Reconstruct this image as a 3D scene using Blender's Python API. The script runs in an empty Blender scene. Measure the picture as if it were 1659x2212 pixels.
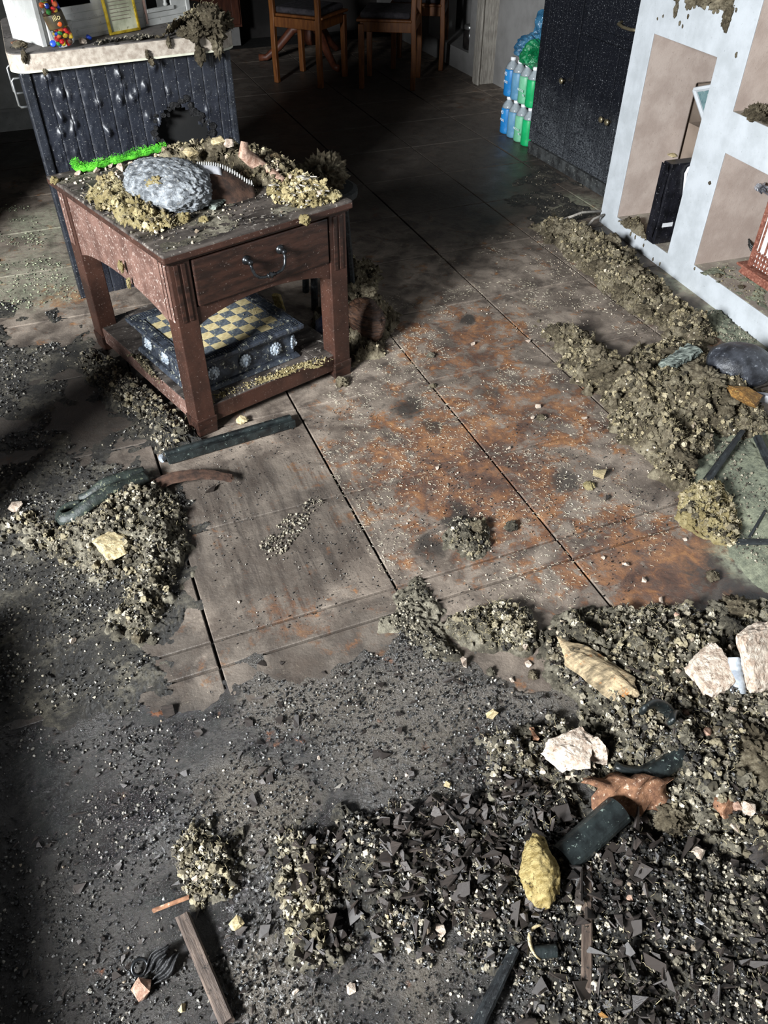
import bpy, math, random
import numpy as np
from mathutils import Matrix, Vector
random.seed(5)
rng = np.random.default_rng(11)
SC = bpy.context.scene
COL = SC.collection

# ------------------------------------------------------------------ camera, light, exposure
FPX = 1689.8
PITCH, ROLL, YAW = math.radians(42.015), math.radians(0.179), math.radians(22.078)
CAMP = np.array([0.0, 0.0, 1.5])
_f0 = np.array([math.sin(YAW), math.cos(YAW), 0]); _r0 = np.array([math.cos(YAW), -math.sin(YAW), 0]); _u0 = np.array([0, 0, 1.0])
_w = math.cos(PITCH) * _f0 - math.sin(PITCH) * _u0
_u = math.sin(PITCH) * _f0 + math.cos(PITCH) * _u0
CR = math.cos(ROLL) * _r0 + math.sin(ROLL) * _u
CU = -math.sin(ROLL) * _r0 + math.cos(ROLL) * _u
CW = _w
cam_d = bpy.data.cameras.new('camera'); cam = bpy.data.objects.new('camera', cam_d); COL.objects.link(cam)
cam_d.sensor_fit = 'HORIZONTAL'; cam_d.sensor_width = 36.0; cam_d.lens = FPX / 1659.0 * 36.0
cam_d.clip_start = 0.02; cam_d.clip_end = 60
cam.matrix_world = Matrix(((CR[0], CU[0], -CW[0], CAMP[0]), (CR[1], CU[1], -CW[1], CAMP[1]), (CR[2], CU[2], -CW[2], CAMP[2]), (0, 0, 0, 1)))
SC.camera = cam

world = bpy.data.worlds.new('overcast'); SC.world = world; world.use_nodes = True
world.node_tree.nodes['Background'].inputs[0].default_value = (0.72, 0.84, 1.0, 1)
world.node_tree.nodes['Background'].inputs[1].default_value = 0.12

# daylight that comes through the glazed doors of the left wall
LPOS = Vector((-3.0, -0.35, 2.2)); LTGT = Vector((0.9, 2.0, 0.3))
ld = bpy.data.lights.new('daylight', 'AREA'); ld.shape = 'RECTANGLE'; ld.size = 1.15; ld.size_y = 0.8
ld.energy = 880; ld.color = (0.93, 0.97, 1.0)
lo = bpy.data.objects.new('daylight', ld); COL.objects.link(lo)
lo.location = LPOS; lo.rotation_euler = (LTGT - LPOS).to_track_quat('-Z', 'Y').to_euler()

SC.view_settings.view_transform = 'Standard'; SC.view_settings.look = 'None'
SC.view_settings.gamma = 1.0; SC.view_settings.use_curve_mapping = False
SC.view_settings.exposure = 0.0

# ------------------------------------------------------------------ helpers
def at(px, py, z=0.0):
    "point of the place at height z seen at a pixel of the 1659 x 2212 photograph"
    d = (px - 829.5) / FPX * CR - (py - 1106) / FPX * CU + CW
    return CAMP + d * ((z - 1.5) / d[2])

def lin(c):
    "sRGB 0..255 -> linear"
    out = []
    for v in c:
        v = v / 255.0
        out.append(v / 12.92 if v <= 0.04045 else ((v + 0.055) / 1.055) ** 2.4)
    return tuple(out) + (1.0,)

_T = rng.random(65536).astype(np.float32)
def _h(ix, iy, iz, s):
    return _T[((ix * 73856093) ^ (iy * 19349663) ^ (iz * 83492791) ^ (s * 2654435)) & 65535]
def vnoise(P, s=0):
    P = np.asarray(P, dtype=np.float64)
    i = np.floor(P).astype(np.int64); f = P - i; f = f * f * (3 - 2 * f)
    x, y, z = i[:, 0], i[:, 1], i[:, 2]; a, b, c = f[:, 0], f[:, 1], f[:, 2]
    def l(p, q, t): return p + (q - p) * t
    return l(l(l(_h(x, y, z, s), _h(x + 1, y, z, s), a), l(_h(x, y + 1, z, s), _h(x + 1, y + 1, z, s), a), b),
             l(l(_h(x, y, z + 1, s), _h(x + 1, y, z + 1, s), a), l(_h(x, y + 1, z + 1, s), _h(x + 1, y + 1, z + 1, s), a), b), c)
def fbm(P, o=4, s=0, g=0.5):
    P = np.asarray(P, dtype=np.float64); r = 0; a = 1; t = 0
    for k in range(o):
        r = r + a * vnoise(P * (2.03 ** k) + k * 17.3, s + k); t += a; a *= g
    return r / t
def worley(P, s=0):
    "distance to the nearest of one random point per cell (0..~1)"
    P = np.asarray(P, dtype=np.float64); i = np.floor(P).astype(np.int64); best = np.full(len(P), 9.0)
    for dx in (-1, 0, 1):
        for dy in (-1, 0, 1):
            for dz in (-1, 0, 1):
                c = i + np.array([dx, dy, dz])
                q = np.stack([_h(c[:, 0], c[:, 1], c[:, 2], s + k) for k in (3, 5, 9)], 1) + c
                best = np.minimum(best, ((q - P) ** 2).sum(1))
    return np.sqrt(best)
def worley2(P, s=0):
    P = np.asarray(P, dtype=np.float64); i = np.floor(P).astype(np.int64); best = np.full(len(P), 9.0)
    zero = np.zeros(len(P), dtype=np.int64)
    for dx in (-1, 0, 1):
        for dy in (-1, 0, 1):
            c = i + np.array([dx, dy])
            q = np.stack([_h(c[:, 0], c[:, 1], zero, s + k) for k in (3, 5)], 1) + c
            best = np.minimum(best, ((q - P) ** 2).sum(1))
    return np.sqrt(best)

def mesh_np(name, V, F, mat=None, smooth=False):
    "mesh from a vertex array and a uniform face array"
    V = np.asarray(V, dtype=np.float32); F = np.asarray(F, dtype=np.int32)
    me = bpy.data.meshes.new(name); n = F.shape[1]
    me.vertices.add(len(V)); me.vertices.foreach_set('co', V.ravel())
    me.loops.add(F.size); me.loops.foreach_set('vertex_index', F.ravel())
    me.polygons.add(len(F)); me.polygons.foreach_set('loop_start', np.arange(0, F.size, n, dtype=np.int32))
    me.polygons.foreach_set('use_smooth', np.full(len(F), smooth, dtype=bool))
    if mat: me.materials.append(mat)
    me.update(calc_edges=True); me.validate()
    return me

def link(name, data, parent=None, loc=(0, 0, 0), rot=(0, 0, 0)):
    o = bpy.data.objects.new(name, data); COL.objects.link(o)
    o.location = loc; o.rotation_euler = rot
    if parent is not None: o.parent = parent
    return o
def tag(o, label=None, cat=None, group=None, kind=None):
    if label: o['label'] = label
    if cat: o['category'] = cat
    if group: o['group'] = group
    if kind: o['kind'] = kind
    return o
def thing(name, label, cat, loc=(0, 0, 0), rz=0, group=None, rot=None):
    o = link(name, None, None, loc, rot if rot else (0, 0, rz)); o.empty_display_size = 0.05
    return tag(o, label, cat, group)

class MB:
    def __init__(s): s.v = []; s.f = []
    def add(s, vs, fs, M=None):
        k = len(s.v)
        if M is not None: vs = [tuple(M @ Vector(p)) for p in vs]
        s.v += [tuple(map(float, p)) for p in vs]; s.f += [tuple(i + k for i in f) for f in fs]; return s
    def box(s, x0, x1, y0, y1, z0, z1, M=None):
        return s.add([(x0, y0, z0), (x1, y0, z0), (x1, y1, z0), (x0, y1, z0), (x0, y0, z1), (x1, y0, z1), (x1, y1, z1), (x0, y1, z1)],
                     [(0, 3, 2, 1), (4, 5, 6, 7), (0, 1, 5, 4), (1, 2, 6, 5), (2, 3, 7, 6), (3, 0, 4, 7)], M)
    def taper(s, b, t, z0, z1, M=None):
        (x0, x1, y0, y1), (a0, a1, b0, b1) = b, t
        return s.add([(x0, y0, z0), (x1, y0, z0), (x1, y1, z0), (x0, y1, z0), (a0, b0, z1), (a1, b0, z1), (a1, b1, z1), (a0, b1, z1)],
                     [(0, 3, 2, 1), (4, 5, 6, 7), (0, 1, 5, 4), (1, 2, 6, 5), (2, 3, 7, 6), (3, 0, 4, 7)], M)
    def prism(s, pts, h0, h1, ax='z', M=None):
        "outline extruded along an axis; x: (y,z) outline, y: (x,z) outline"
        n = len(pts)
        def m(p, h): return {'z': (p[0], p[1], h), 'y': (p[0], h, p[1]), 'x': (h, p[0], p[1])}[ax]
        vs = [m(p, h0) for p in pts] + [m(p, h1) for p in pts]
        fs = [tuple(range(n))[::-1], tuple(range(n, 2 * n))] + [(i, (i + 1) % n, n + (i + 1) % n, n + i) for i in range(n)]
        return s.add(vs, fs, M)
    def tube(s, pts, r, n=8, cap=True, closed=False, flat=1.0):
        pts = [Vector(p) for p in pts]; k = len(pts); rs = r if hasattr(r, '__len__') else [r] * k
        vs = []; prev = None
        for i, p in enumerate(pts):
            a = pts[(i - 1) % k] if (closed or i > 0) else p; b = pts[(i + 1) % k] if (closed or i < k - 1) else p
            t = (b - a).normalized() if (b - a).length > 1e-9 else Vector((0, 0, 1))
            if prev is None:
                u = t.orthogonal().normalized()
            else:
                u = prev - t * prev.dot(t); u = u.normalized() if u.length > 1e-6 else t.orthogonal().normalized()
            prev = u; w = t.cross(u)
            for j in range(n):
                an = 2 * math.pi * j / n; vs.append(p + (u * math.cos(an) + w * math.sin(an) * flat) * rs[i])
        fs = []
        for i in range(k if closed else k - 1):
            i2 = (i + 1) % k
            for j in range(n): fs.append((i * n + j, i * n + (j + 1) % n, i2 * n + (j + 1) % n, i2 * n + j))
        if cap and not closed: fs += [tuple(range(n))[::-1], tuple(range((k - 1) * n, k * n))]
        return s.add(vs, fs)
    def lathe(s, prof, n=16, M=None):
        vs = []; fs = []
        for r, z in prof:
            for j in range(n):
                a = 2 * math.pi * j / n; vs.append((r * math.cos(a), r * math.sin(a), z))
        for i in range(len(prof) - 1):
            for j in range(n): fs.append((i * n + j, i * n + (j + 1) % n, (i + 1) * n + (j + 1) % n, (i + 1) * n + j))
        k = len(prof) - 1
        fs += [tuple(range(n))[::-1], tuple(range(k * n, k * n + n))]
        return s.add(vs, fs, M)
    def ball(s, c, r, n=10, m=6, M=None):
        rx, ry, rz = r if hasattr(r, '__len__') else (r, r, r)
        vs = [(c[0], c[1], c[2] - rz)]; fs = []
        for i in range(1, m):
            ph = -math.pi / 2 + math.pi * i / m
            for j in range(n):
                a = 2 * math.pi * j / n
                vs.append((c[0] + rx * math.cos(ph) * math.cos(a), c[1] + ry * math.cos(ph) * math.sin(a), c[2] + rz * math.sin(ph)))
        vs.append((c[0], c[1], c[2] + rz)); L = len(vs) - 1
        for j in range(n):
            fs.append((0, 1 + (j + 1) % n, 1 + j)); fs.append((L, 1 + (m - 2) * n + j, 1 + (m - 2) * n + (j + 1) % n))
        for i in range(m - 2):
            for j in range(n):
                a = 1 + i * n; b = a + n
                fs.append((a + j, a + (j + 1) % n, b + (j + 1) % n, b + j))
        return s.add(vs, fs, M)
    def sheet(s, P, t=0.0):
        "grid of points P[i][j] as a surface; t > 0 gives it that thickness downwards"
        a, b = len(P), len(P[0]); vs = [p for row in P for p in row]
        fs = [(i * b + j, i * b + j + 1, (i + 1) * b + j + 1, (i + 1) * b + j) for i in range(a - 1) for j in range(b - 1)]
        if t:
            k = a * b; vs = vs + [(p[0], p[1], p[2] - t) for p in vs]
            fs = fs + [tuple(k + q for q in f[::-1]) for f in fs]
            rim = [(0, j) for j in range(b)] + [(i, b - 1) for i in range(1, a)] + [(a - 1, j) for j in range(b - 2, -1, -1)] + [(i, 0) for i in range(a - 2, 0, -1)]
            ids = [i * b + j for i, j in rim]
            fs += [(ids[q], k + ids[q], k + ids[(q + 1) % len(ids)], ids[(q + 1) % len(ids)]) for q in range(len(ids))]
        return s.add(vs, fs)
    def mesh(s, name, mat, smooth=False):
        me = bpy.data.meshes.new(name); me.from_pydata(s.v, [], s.f)
        if mat: me.materials.append(mat)
        if smooth: me.polygons.foreach_set('use_smooth', [True] * len(me.polygons))
        me.update(); return me
    def build(s, name, mat, parent=None, bevel=0.0, seg=2, smooth=False, loc=(0, 0, 0), rot=(0, 0, 0)):
        o = link(name, s.mesh(name, mat, smooth), parent, loc, rot)
        if bevel:
            b = o.modifiers.new('bevel', 'BEVEL'); b.width = bevel; b.segments = seg; b.limit_method = 'ANGLE'; b.angle_limit = 0.6
        return o

def arc(cx, cy, r, a0, a1, n):
    return [(cx + r * math.cos(a0 + (a1 - a0) * i / n), cy + r * math.sin(a0 + (a1 - a0) * i / n)) for i in range(n + 1)]
PI = math.pi

# ------------------------------------------------------------------ materials
class NT:
    "small node-graph writer"
    def __init__(s, name):
        s.m = bpy.data.materials.new(name); s.m.use_nodes = True; s.t = s.m.node_tree; s.n = s.t.nodes
        s.b = s.n['Principled BSDF']
        s.geo = s.n.new('ShaderNodeNewGeometry'); s.tc = s.n.new('ShaderNodeTexCoord')
    def L(s, a, b): s.t.links.new(a, b)
    def put(s, sock, v):
        if hasattr(v, 'is_linked') or isinstance(v, bpy.types.NodeSocket): s.L(v, sock)
        else: sock.default_value = v
    def noise(s, sc, det=4, rough=0.55, vec=None, dist=0.0, out='Fac'):
        n = s.n.new('ShaderNodeTexNoise'); n.inputs['Scale'].default_value = sc; n.inputs['Detail'].default_value = det
        n.inputs['Roughness'].default_value = rough; n.inputs['Distortion'].default_value = dist
        s.L(vec if vec is not None else s.tc.outputs['Object'], n.inputs['Vector']); return n.outputs[out]
    def vor(s, sc, vec=None, feat='F1', out='Distance', rnd=1.0):
        n = s.n.new('ShaderNodeTexVoronoi'); n.feature = feat; n.inputs['Scale'].default_value = sc; n.inputs['Randomness'].default_value = rnd
        s.L(vec if vec is not None else s.tc.outputs['Object'], n.inputs['Vector']); return n.outputs[out]
    def ramp(s, v, stops, interp='LINEAR'):
        r = s.n.new('ShaderNodeValToRGB'); r.color_ramp.interpolation = interp; e = r.color_ramp.elements
        while len(e) < len(stops): e.new(0.5)
        for q, (p, c) in zip(e, stops):
            q.position = p; q.color = c if len(c) == 4 else tuple(c) + (1,)
        s.put(r.inputs['Fac'], v); return r.outputs['Color']
    def step(s, v, a, b):
        n = s.n.new('ShaderNodeMapRange'); n.interpolation_type = 'SMOOTHSTEP'; n.inputs['From Min'].default_value = a; n.inputs['From Max'].default_value = b
        s.put(n.inputs['Value'], v); return n.outputs['Result']
    def math(s, op, a, b=0.0, clamp=False):
        n = s.n.new('ShaderNodeMath'); n.operation = op; n.use_clamp = clamp; s.put(n.inputs[0], a); s.put(n.inputs[1], b); return n.outputs[0]
    def mix(s, f, a, b):
        n = s.n.new('ShaderNodeMix'); n.data_type = 'RGBA'; s.put(n.inputs['Factor'], f); s.put(n.inputs['A'], a); s.put(n.inputs['B'], b); return n.outputs['Result']
    def mixf(s, f, a, b):
        n = s.n.new('ShaderNodeMix'); n.data_type = 'FLOAT'; s.put(n.inputs['Factor'], f); s.put(n.inputs['A'], a); s.put(n.inputs['B'], b); return n.outputs['Result']
    def mapv(s, scale=(1, 1, 1), rot=(0, 0, 0), loc=(0, 0, 0), vec=None):
        n = s.n.new('ShaderNodeMapping'); n.inputs['Scale'].default_value = scale; n.inputs['Rotation'].default_value = rot; n.inputs['Location'].default_value = loc
        s.L(vec if vec is not None else s.tc.outputs['Object'], n.inputs['Vector']); return n.outputs['Vector']
    def up(s):
        n = s.n.new('ShaderNodeSeparateXYZ'); s.L(s.geo.outputs['Normal'], n.inputs[0]); return n.outputs['Z']
    def bump(s, h, strength=0.5, dist=0.01):
        n = s.n.new('ShaderNodeBump'); n.inputs['Strength'].default_value = strength; n.inputs['Distance'].default_value = dist
        s.put(n.inputs['Height'], h); s.L(n.outputs['Normal'], s.b.inputs['Normal']); return s
    def set(s, col=None, rough=None, metal=None, spec=None, **k):
        if col is not None: s.put(s.b.inputs['Base Color'], col)
        if rough is not None: s.put(s.b.inputs['Roughness'], rough)
        if metal is not None: s.put(s.b.inputs['Metallic'], metal)
        if spec is not None: s.put(s.b.inputs['Specular IOR Level'], spec)
        for a, v in k.items(): s.put(s.b.inputs[a.replace('_', ' ')], v)
        return s
def W(c): return lin(c)
def mat(name, c1, c2=None, sc=20, rough=0.7, metal=0.0, spec=0.4, bump=0.0, bsc=60, bd=0.004, island=False, dust=None, grain=None):
    """two-tone noise colour; island: tone varies per loose piece; dust: (colour, amount 0..1, scale) pale specks;
    grain: (sx,sy,sz) stretch of the noise"""
    g = NT(name); vec = g.mapv(grain) if grain else None
    c2 = c2 or c1; n = g.noise(sc, 5, 0.6, vec)
    f = g.step(n, 0.32, 0.68)
    if island:
        f = g.math('MULTIPLY_ADD', f, 0.45); f.node.inputs[2].default_value = 0.0
        f = g.math('ADD', f, g.math('MULTIPLY', g.geo.outputs['Random Per Island'], 0.6), True)
    col = g.mix(f, W(c1), W(c2))
    if dust:
        dc, am, ds = dust
        sp = g.step(g.noise(ds, 6, 0.75), 0.62 - am * 0.2, 0.70 - am * 0.12)
        col = g.mix(sp, col, W(dc)); rr = g.mixf(sp, rough, 0.95); g.set(rough=rr)
    else: g.set(rough=rough)
    g.set(col=col, metal=metal, spec=spec)
    if bump: g.bump(g.noise(bsc, 6, 0.65, vec), bump, bd)
    return g.m
M = {}
# ------------------------------------------------------------------ material set
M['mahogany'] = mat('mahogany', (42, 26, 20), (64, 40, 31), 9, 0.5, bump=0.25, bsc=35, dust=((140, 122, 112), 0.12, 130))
M['mahogany_lit_side'] = mat('mahogany_lit_side', (80, 57, 49), (112, 85, 75), 14, 0.6, bump=0.25, bsc=40, dust=((176, 160, 150), 0.36, 110))  # left side of the table: its lit tone put into the colour, plus dust
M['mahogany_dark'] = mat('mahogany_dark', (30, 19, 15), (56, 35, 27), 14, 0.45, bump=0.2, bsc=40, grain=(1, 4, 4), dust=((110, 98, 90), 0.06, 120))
M['table_top'] = mat('table_top', (30, 25, 22), (92, 84, 78), 5, 0.6, bump=0.3, bsc=60, grain=(1, 4, 1), dust=((160, 152, 142), 0.28, 60))
M['iron'] = mat('iron', (34, 35, 37), (66, 68, 70), 60, 0.35, 0.8)
M['navy'] = mat('navy', (24, 26, 33), (36, 39, 47), 14, 0.40, spec=0.5, bump=0.25, bsc=30, bd=0.006, dust=((160, 160, 156), 0.13, 150))
M['navy_post'] = mat('navy_post', (20, 22, 27), (40, 43, 50), 14, 0.42, bump=0.3, bsc=40, dust=((150, 152, 150), 0.12, 150))
M['char'] = mat('char', (6, 6, 7), (22, 21, 22), 30, 0.5, bump=0.8, bsc=45, bd=0.01)
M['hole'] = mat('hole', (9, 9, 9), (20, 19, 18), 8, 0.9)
M['worktop_edge'] = mat('worktop_edge', (150, 137, 124), (192, 181, 167), 55, 0.5, bump=0.15, bsc=120, dust=((120, 104, 90), 0.2, 110))
M['worktop_lip'] = mat('worktop_lip', (192, 190, 170), (208, 206, 188), 30, 0.5)
M['worktop_top'] = mat('worktop_top', (70, 66, 62), (112, 106, 102), 6, 0.75, bump=0.3, bsc=70, dust=((34, 30, 27), 0.4, 30))
M['white_wood'] = mat('white_wood', (172, 172, 168), (196, 196, 192), 15, 0.55, dust=((150, 146, 138), 0.25, 60))
M['plaster_white'] = mat('plaster_white', (164, 168, 171), (182, 186, 190), 9, 0.75, bump=0.12, bsc=80, dust=((130, 132, 132), 0.10, 90))
M['beige'] = mat('beige', (158, 142, 132), (178, 163, 153), 10, 0.85, bump=0.2, bsc=150, dust=((128, 116, 106), 0.08, 120))
M['beige_dark'] = mat('beige_dark', (112, 98, 86), (132, 118, 106), 6, 0.7)
M['niche_floor'] = mat('niche_floor', (128, 118, 108), (150, 142, 130), 12, 0.9, bump=0.4, bsc=60, dust=((196, 196, 166), 0.35, 55))
def black_paint():
    g = NT('black_paint'); P = g.geo.outputs['Position']; z = g.n.new('ShaderNodeSeparateXYZ'); g.L(P, z.inputs[0])
    col = g.mix(g.noise(20, 4, .6), W((12, 13, 17)), W((24, 26, 32)))
    # grey flecks denser towards the floor, thinning out at knee height
    low = g.math('MULTIPLY', g.step(g.math('ADD', z.outputs['Z'], g.math('MULTIPLY', g.math('SUBTRACT', g.noise(6, 5, .7), .5), .6)), .46, .04), g.step(g.noise(110, 6, .8), .40, .64))
    col = g.mix(g.math('MULTIPLY', low, .6), col, W((104, 108, 112)))
    sp = g.step(g.noise(150, 5, .75), .605, .66); col = g.mix(sp, col, W((160, 162, 166)))
    g.set(col=col, rough=g.mixf(low, .34, .8), spec=.5); g.bump(g.noise(70, 6, .65), .2, .004); return g.m
M['black_paint'] = black_paint()
M['black_plinth'] = mat('black_plinth', (20, 20, 21), (62, 64, 64), 22, 0.8, bump=0.6, bsc=50, dust=((130, 132, 126), 0.2, 80))
M['brass'] = mat('brass', (180, 165, 130), (205, 192, 160), 30, 0.3, 0.9)
M['steel'] = mat('steel', (190, 192, 190), (215, 216, 214), 30, 0.3, 0.9)
M['orange_wood'] = mat('orange_wood', (94, 52, 22), (124, 76, 34), 10, 0.45, grain=(6, 6, 1), bump=0.1)
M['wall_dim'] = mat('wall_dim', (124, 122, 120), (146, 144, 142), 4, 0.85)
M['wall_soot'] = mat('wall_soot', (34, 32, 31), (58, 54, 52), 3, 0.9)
M['grey_wood'] = mat('grey_wood', (128, 122, 114), (168, 162, 152), 14, 0.75, grain=(7, 7, 1), bump=0.3)
M['oak_dark'] = mat('oak_dark', (70, 36, 24), (98, 54, 36), 9, 0.5, grain=(5, 5, 1))
M['slab'] = mat('slab', (16, 15, 14), (34, 32, 30), 30, 0.9)

# ------------------------------------------------------------------ floor of square tiles
def blob(g, P, px, py, r, soft=0.6, amp=1.0, nz=None):
    "mask around a spot of the floor, edge broken by noise"
    c = at(px, py)
    n = g.n.new('ShaderNodeVectorMath'); n.operation = 'DISTANCE'; g.L(P, n.inputs[0]); n.inputs[1].default_value = (c[0], c[1], 0)
    d = n.outputs['Value']
    if nz is not None: d = g.math('ADD', d, nz)
    return g.math('MULTIPLY', g.step(d, r, r * (1 - soft)), amp)
def floor_material():
    g = NT('sooty_tile'); P = g.geo.outputs['Position']
    nb = g.noise(2.6, 6, 0.62, P); nm = g.noise(7, 6, 0.65, P, 0.6); nf = g.noise(45, 5, 0.65, P); nvf = g.noise(160, 3, 0.6, P)
    # swept streaks run away from the table
    st = g.noise(5.0, 6, 0.7, g.mapv((9, 1.0, 1), (0, 0, math.radians(-52)), vec=P), 0.3)
    nz = g.math('MULTIPLY', g.math('SUBTRACT', nb, 0.5), 0.5)
    n25 = g.noise(26, 5, 0.7, P, 0.8)
    stain = g.ramp(g.math('ADD', g.math('MULTIPLY', nm, .55), g.math('MULTIPLY', n25, .45)), [(0.36, W((50, 36, 31))), (0.47, W((82, 56, 44))), (0.56, W((122, 80, 48))), (0.66, W((158, 112, 68)))])
    ash = g.mix(g.step(nm, 0.3, 0.7), W((84, 74, 66)), W((142, 129, 116)))
    swept = blob(g, P, 600, 1130, .42, .5, 1.0, nz)
    iso = g.noise(13, 5, .65, P, .5)
    ash = g.mix(g.math('MULTIPLY', g.mixf(swept, g.step(iso, .45, .65), g.step(st, 0.42, 0.62)), 0.65), ash, W((54, 46, 41)))
    # how much ash film lies on the stained tile: less where it was scuffed
    scuff = 0
    for px, py, r, a in ((1000, 1000, .60, .15), (1150, 900, .55, .11), (1430, 1230, .42, .16), (1000, 740, .45, .11), (930, 880, .3, .08), (930, 1190, .22, .07), (620, 1330, .18, .06), (180, 1640, .12, .1), (950, 2110, .1, .12), (130, 640, .14, .08)):
        b = blob(g, P, px, py, r, 0.95, a, nz); scuff = b if scuff == 0 else g.math('MAXIMUM', scuff, b)
    t = g.math('ADD', g.math('ADD', g.math('ADD', g.math('MULTIPLY', nm, 0.30), g.math('MULTIPLY', g.noise(75, 5, .75, P), .18)), g.math('MULTIPLY', n25, 0.24)), g.math('ADD', g.math('MULTIPLY', g.mixf(swept, iso, st), 0.30), scuff))
    f = g.step(t, 0.545, 0.63)
    col = g.mix(g.math('MULTIPLY', f, .82), ash, stain)
    # black soot mud; blobs over the left band and far floor add shade
    soot = 0
    for px, py, r, a in ((760, 1980, .62, 1), (250, 1900, .62, 1), (60, 1450, .42, 1), (130, 1150, .45, .95), (120, 860, .55, .85), (620, 1620, .36, .75), (1400, 1900, .5, .9), (900, 1520, .3, .55), (900, 330, 1.5, .85), (640, 200, 1.6, .8), (0, 300, .9, .95), (1280, 520, .3, .6), (880, 880, .07, .9), (990, 1110, .07, .9), (930, 1180, .06, .9), (1010, 690, .05, .9), (1215, 1040, .06, .75), (930, 920, .05, .8), (1060, 850, .05, .6), (1620, 1260, .16, .9), (560, 1150, .45, .55), (560, 1430, .25, .55), (300, 1440, .25, .7), (820, 1400, .2, .6)):
        b = blob(g, P, px, py, r, 0.55, a, nz if r > .2 else g.math('MULTIPLY', g.math('SUBTRACT', iso, .5), r * 2.6)); soot = b if soot == 0 else g.math('MAXIMUM', soot, b)
    sc = g.mix(nf, W((30, 28, 27)), W((66, 62, 58)))
    col = g.mix(g.math('MULTIPLY', soot, g.step(nm, 0.18, 0.5)), col, sc)
    # pale grey-green ash film
    grn = 0
    for px, py, r, a in ((1610, 1060, .22, .85), (1600, 700, .26, .8), (1500, 610, .2, .6), (1250, 440, .22, .45), (40, 600, .42, .35), (120, 480, .3, .45), (1640, 1180, .15, .6)):
        b = blob(g, P, px, py, r, 0.7, a, nz); grn = b if grn == 0 else g.math('MAXIMUM', grn, b)
    col = g.mix(g.math('MULTIPLY', grn, g.step(nf, 0.3, 0.6)), col, W((168, 172, 146)))
    # pale flecks trodden in
    fl = g.step(g.noise(70, 4, 0.8, P, 2.0), 0.64, 0.70)
    col = g.mix(g.math('MULTIPLY', fl, g.math('SUBTRACT', 0.75, g.math('MULTIPLY', soot, 0.6))), col, W((196, 184, 162)))
    wet = g.mixf(soot, 0.62, 0.36)
    g.set(col=col, rough=g.mixf(g.step(nm, .3, .7), wet, g.math('ADD', wet, 0.16)), spec=0.45)
    h = g.math('ADD', g.math('MULTIPLY', nf, 0.6), g.math('ADD', g.math('MULTIPLY', nvf, 0.35), g.math('MULTIPLY', nm, 0.6)))
    g.bump(h, 0.55, 0.006)
    return g.m
M['tile'] = floor_material()
fb = MB().box(-1.9, 3.4, -1.6, 7.9, -0.06, -0.012).build('floor', M['slab']); tag(fb, 'soot covered floor of large square stained tiles', None, None, 'structure')
XL = [0.065 + 0.481 * k for k in range(-4, 9)]
YL = [-0.25, 0.225, 0.703, 1.181, 1.262, 1.659, 2.126, 2.605, 3.07, 3.545, 4.015, 4.49, 4.957, 5.445, 5.92, 6.395, 6.87, 7.345]
GAP = 0.0034
def tile_mesh(w, d):
    a, b, c = GAP, 0.0022, 0.0016
    v = [];
    for (i, z) in ((a, -0.012), (a, -c), (a + b, 0.0)):
        v += [(i, i, z), (w - i, i, z), (w - i, d - i, z), (i, d - i, z)]
    f = [(8, 9, 10, 11)] + [(k + j, k + (j + 1) % 4, k + 4 + (j + 1) % 4, k + 4 + j) for k in (0, 4) for j in range(4)]
    m = MB(); m.add(v, f); return m.mesh('tile', M['tile'])
tms = {}
for j in range(len(YL) - 1):
    d = round(YL[j + 1] - YL[j], 4)
    if d not in tms: tms[d] = tile_mesh(0.481, d)
    for i in range(len(XL) - 1):
        if XL[i] < -1.0 and YL[j] > 5: continue
        if XL[i] > 2.9 and YL[j] < 4.3: continue
        o = link('tile', tms[d], fb, (XL[i], YL[j], random.uniform(-0.0012, 0.0006)))

# ------------------------------------------------------------------ walls and ceiling
def struct(name, mb, m, label=None, **k):
    return tag(mb.build(name, m, **k), label, None, None, 'structure')
# left wall, out of view, its parapets and lower lintel sized to cast shade
LW = -0.62
wl = MB()
wl.box(LW - .16, LW, -1.6, -1.15, -0.06, 2.5).box(LW - .16, LW, 3.62, 7.9, -0.06, 2.5).box(LW - .16, LW, -1.15, 2.02, 2.25, 2.5).box(LW - .16, LW, 2.02, 3.62, 1.36, 2.5)
wl.box(LW - .16, LW, 1.72, 2.02, -0.06, 0.66).box(LW - .16, LW, 0.0, 1.36, -0.06, 0.26)
struct('wall_left', wl, M['wall_dim'], 'plain wall with a wide garden opening and parapets added for their shadows')
struct('wall_right', MB().box(3.12, 3.26, -1.6, 5.60, -0.06, 2.5), M['wall_dim'], 'pale wall behind the white niche unit and the black cabinet')
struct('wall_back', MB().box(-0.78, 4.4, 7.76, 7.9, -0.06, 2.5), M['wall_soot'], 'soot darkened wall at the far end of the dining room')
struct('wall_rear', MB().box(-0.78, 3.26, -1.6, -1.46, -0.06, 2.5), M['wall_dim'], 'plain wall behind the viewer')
struct('ceiling', MB().box(-0.78, 4.4, -1.6, 7.9, 2.5, 2.6), M['wall_soot'], 'soot darkened ceiling')
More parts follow.
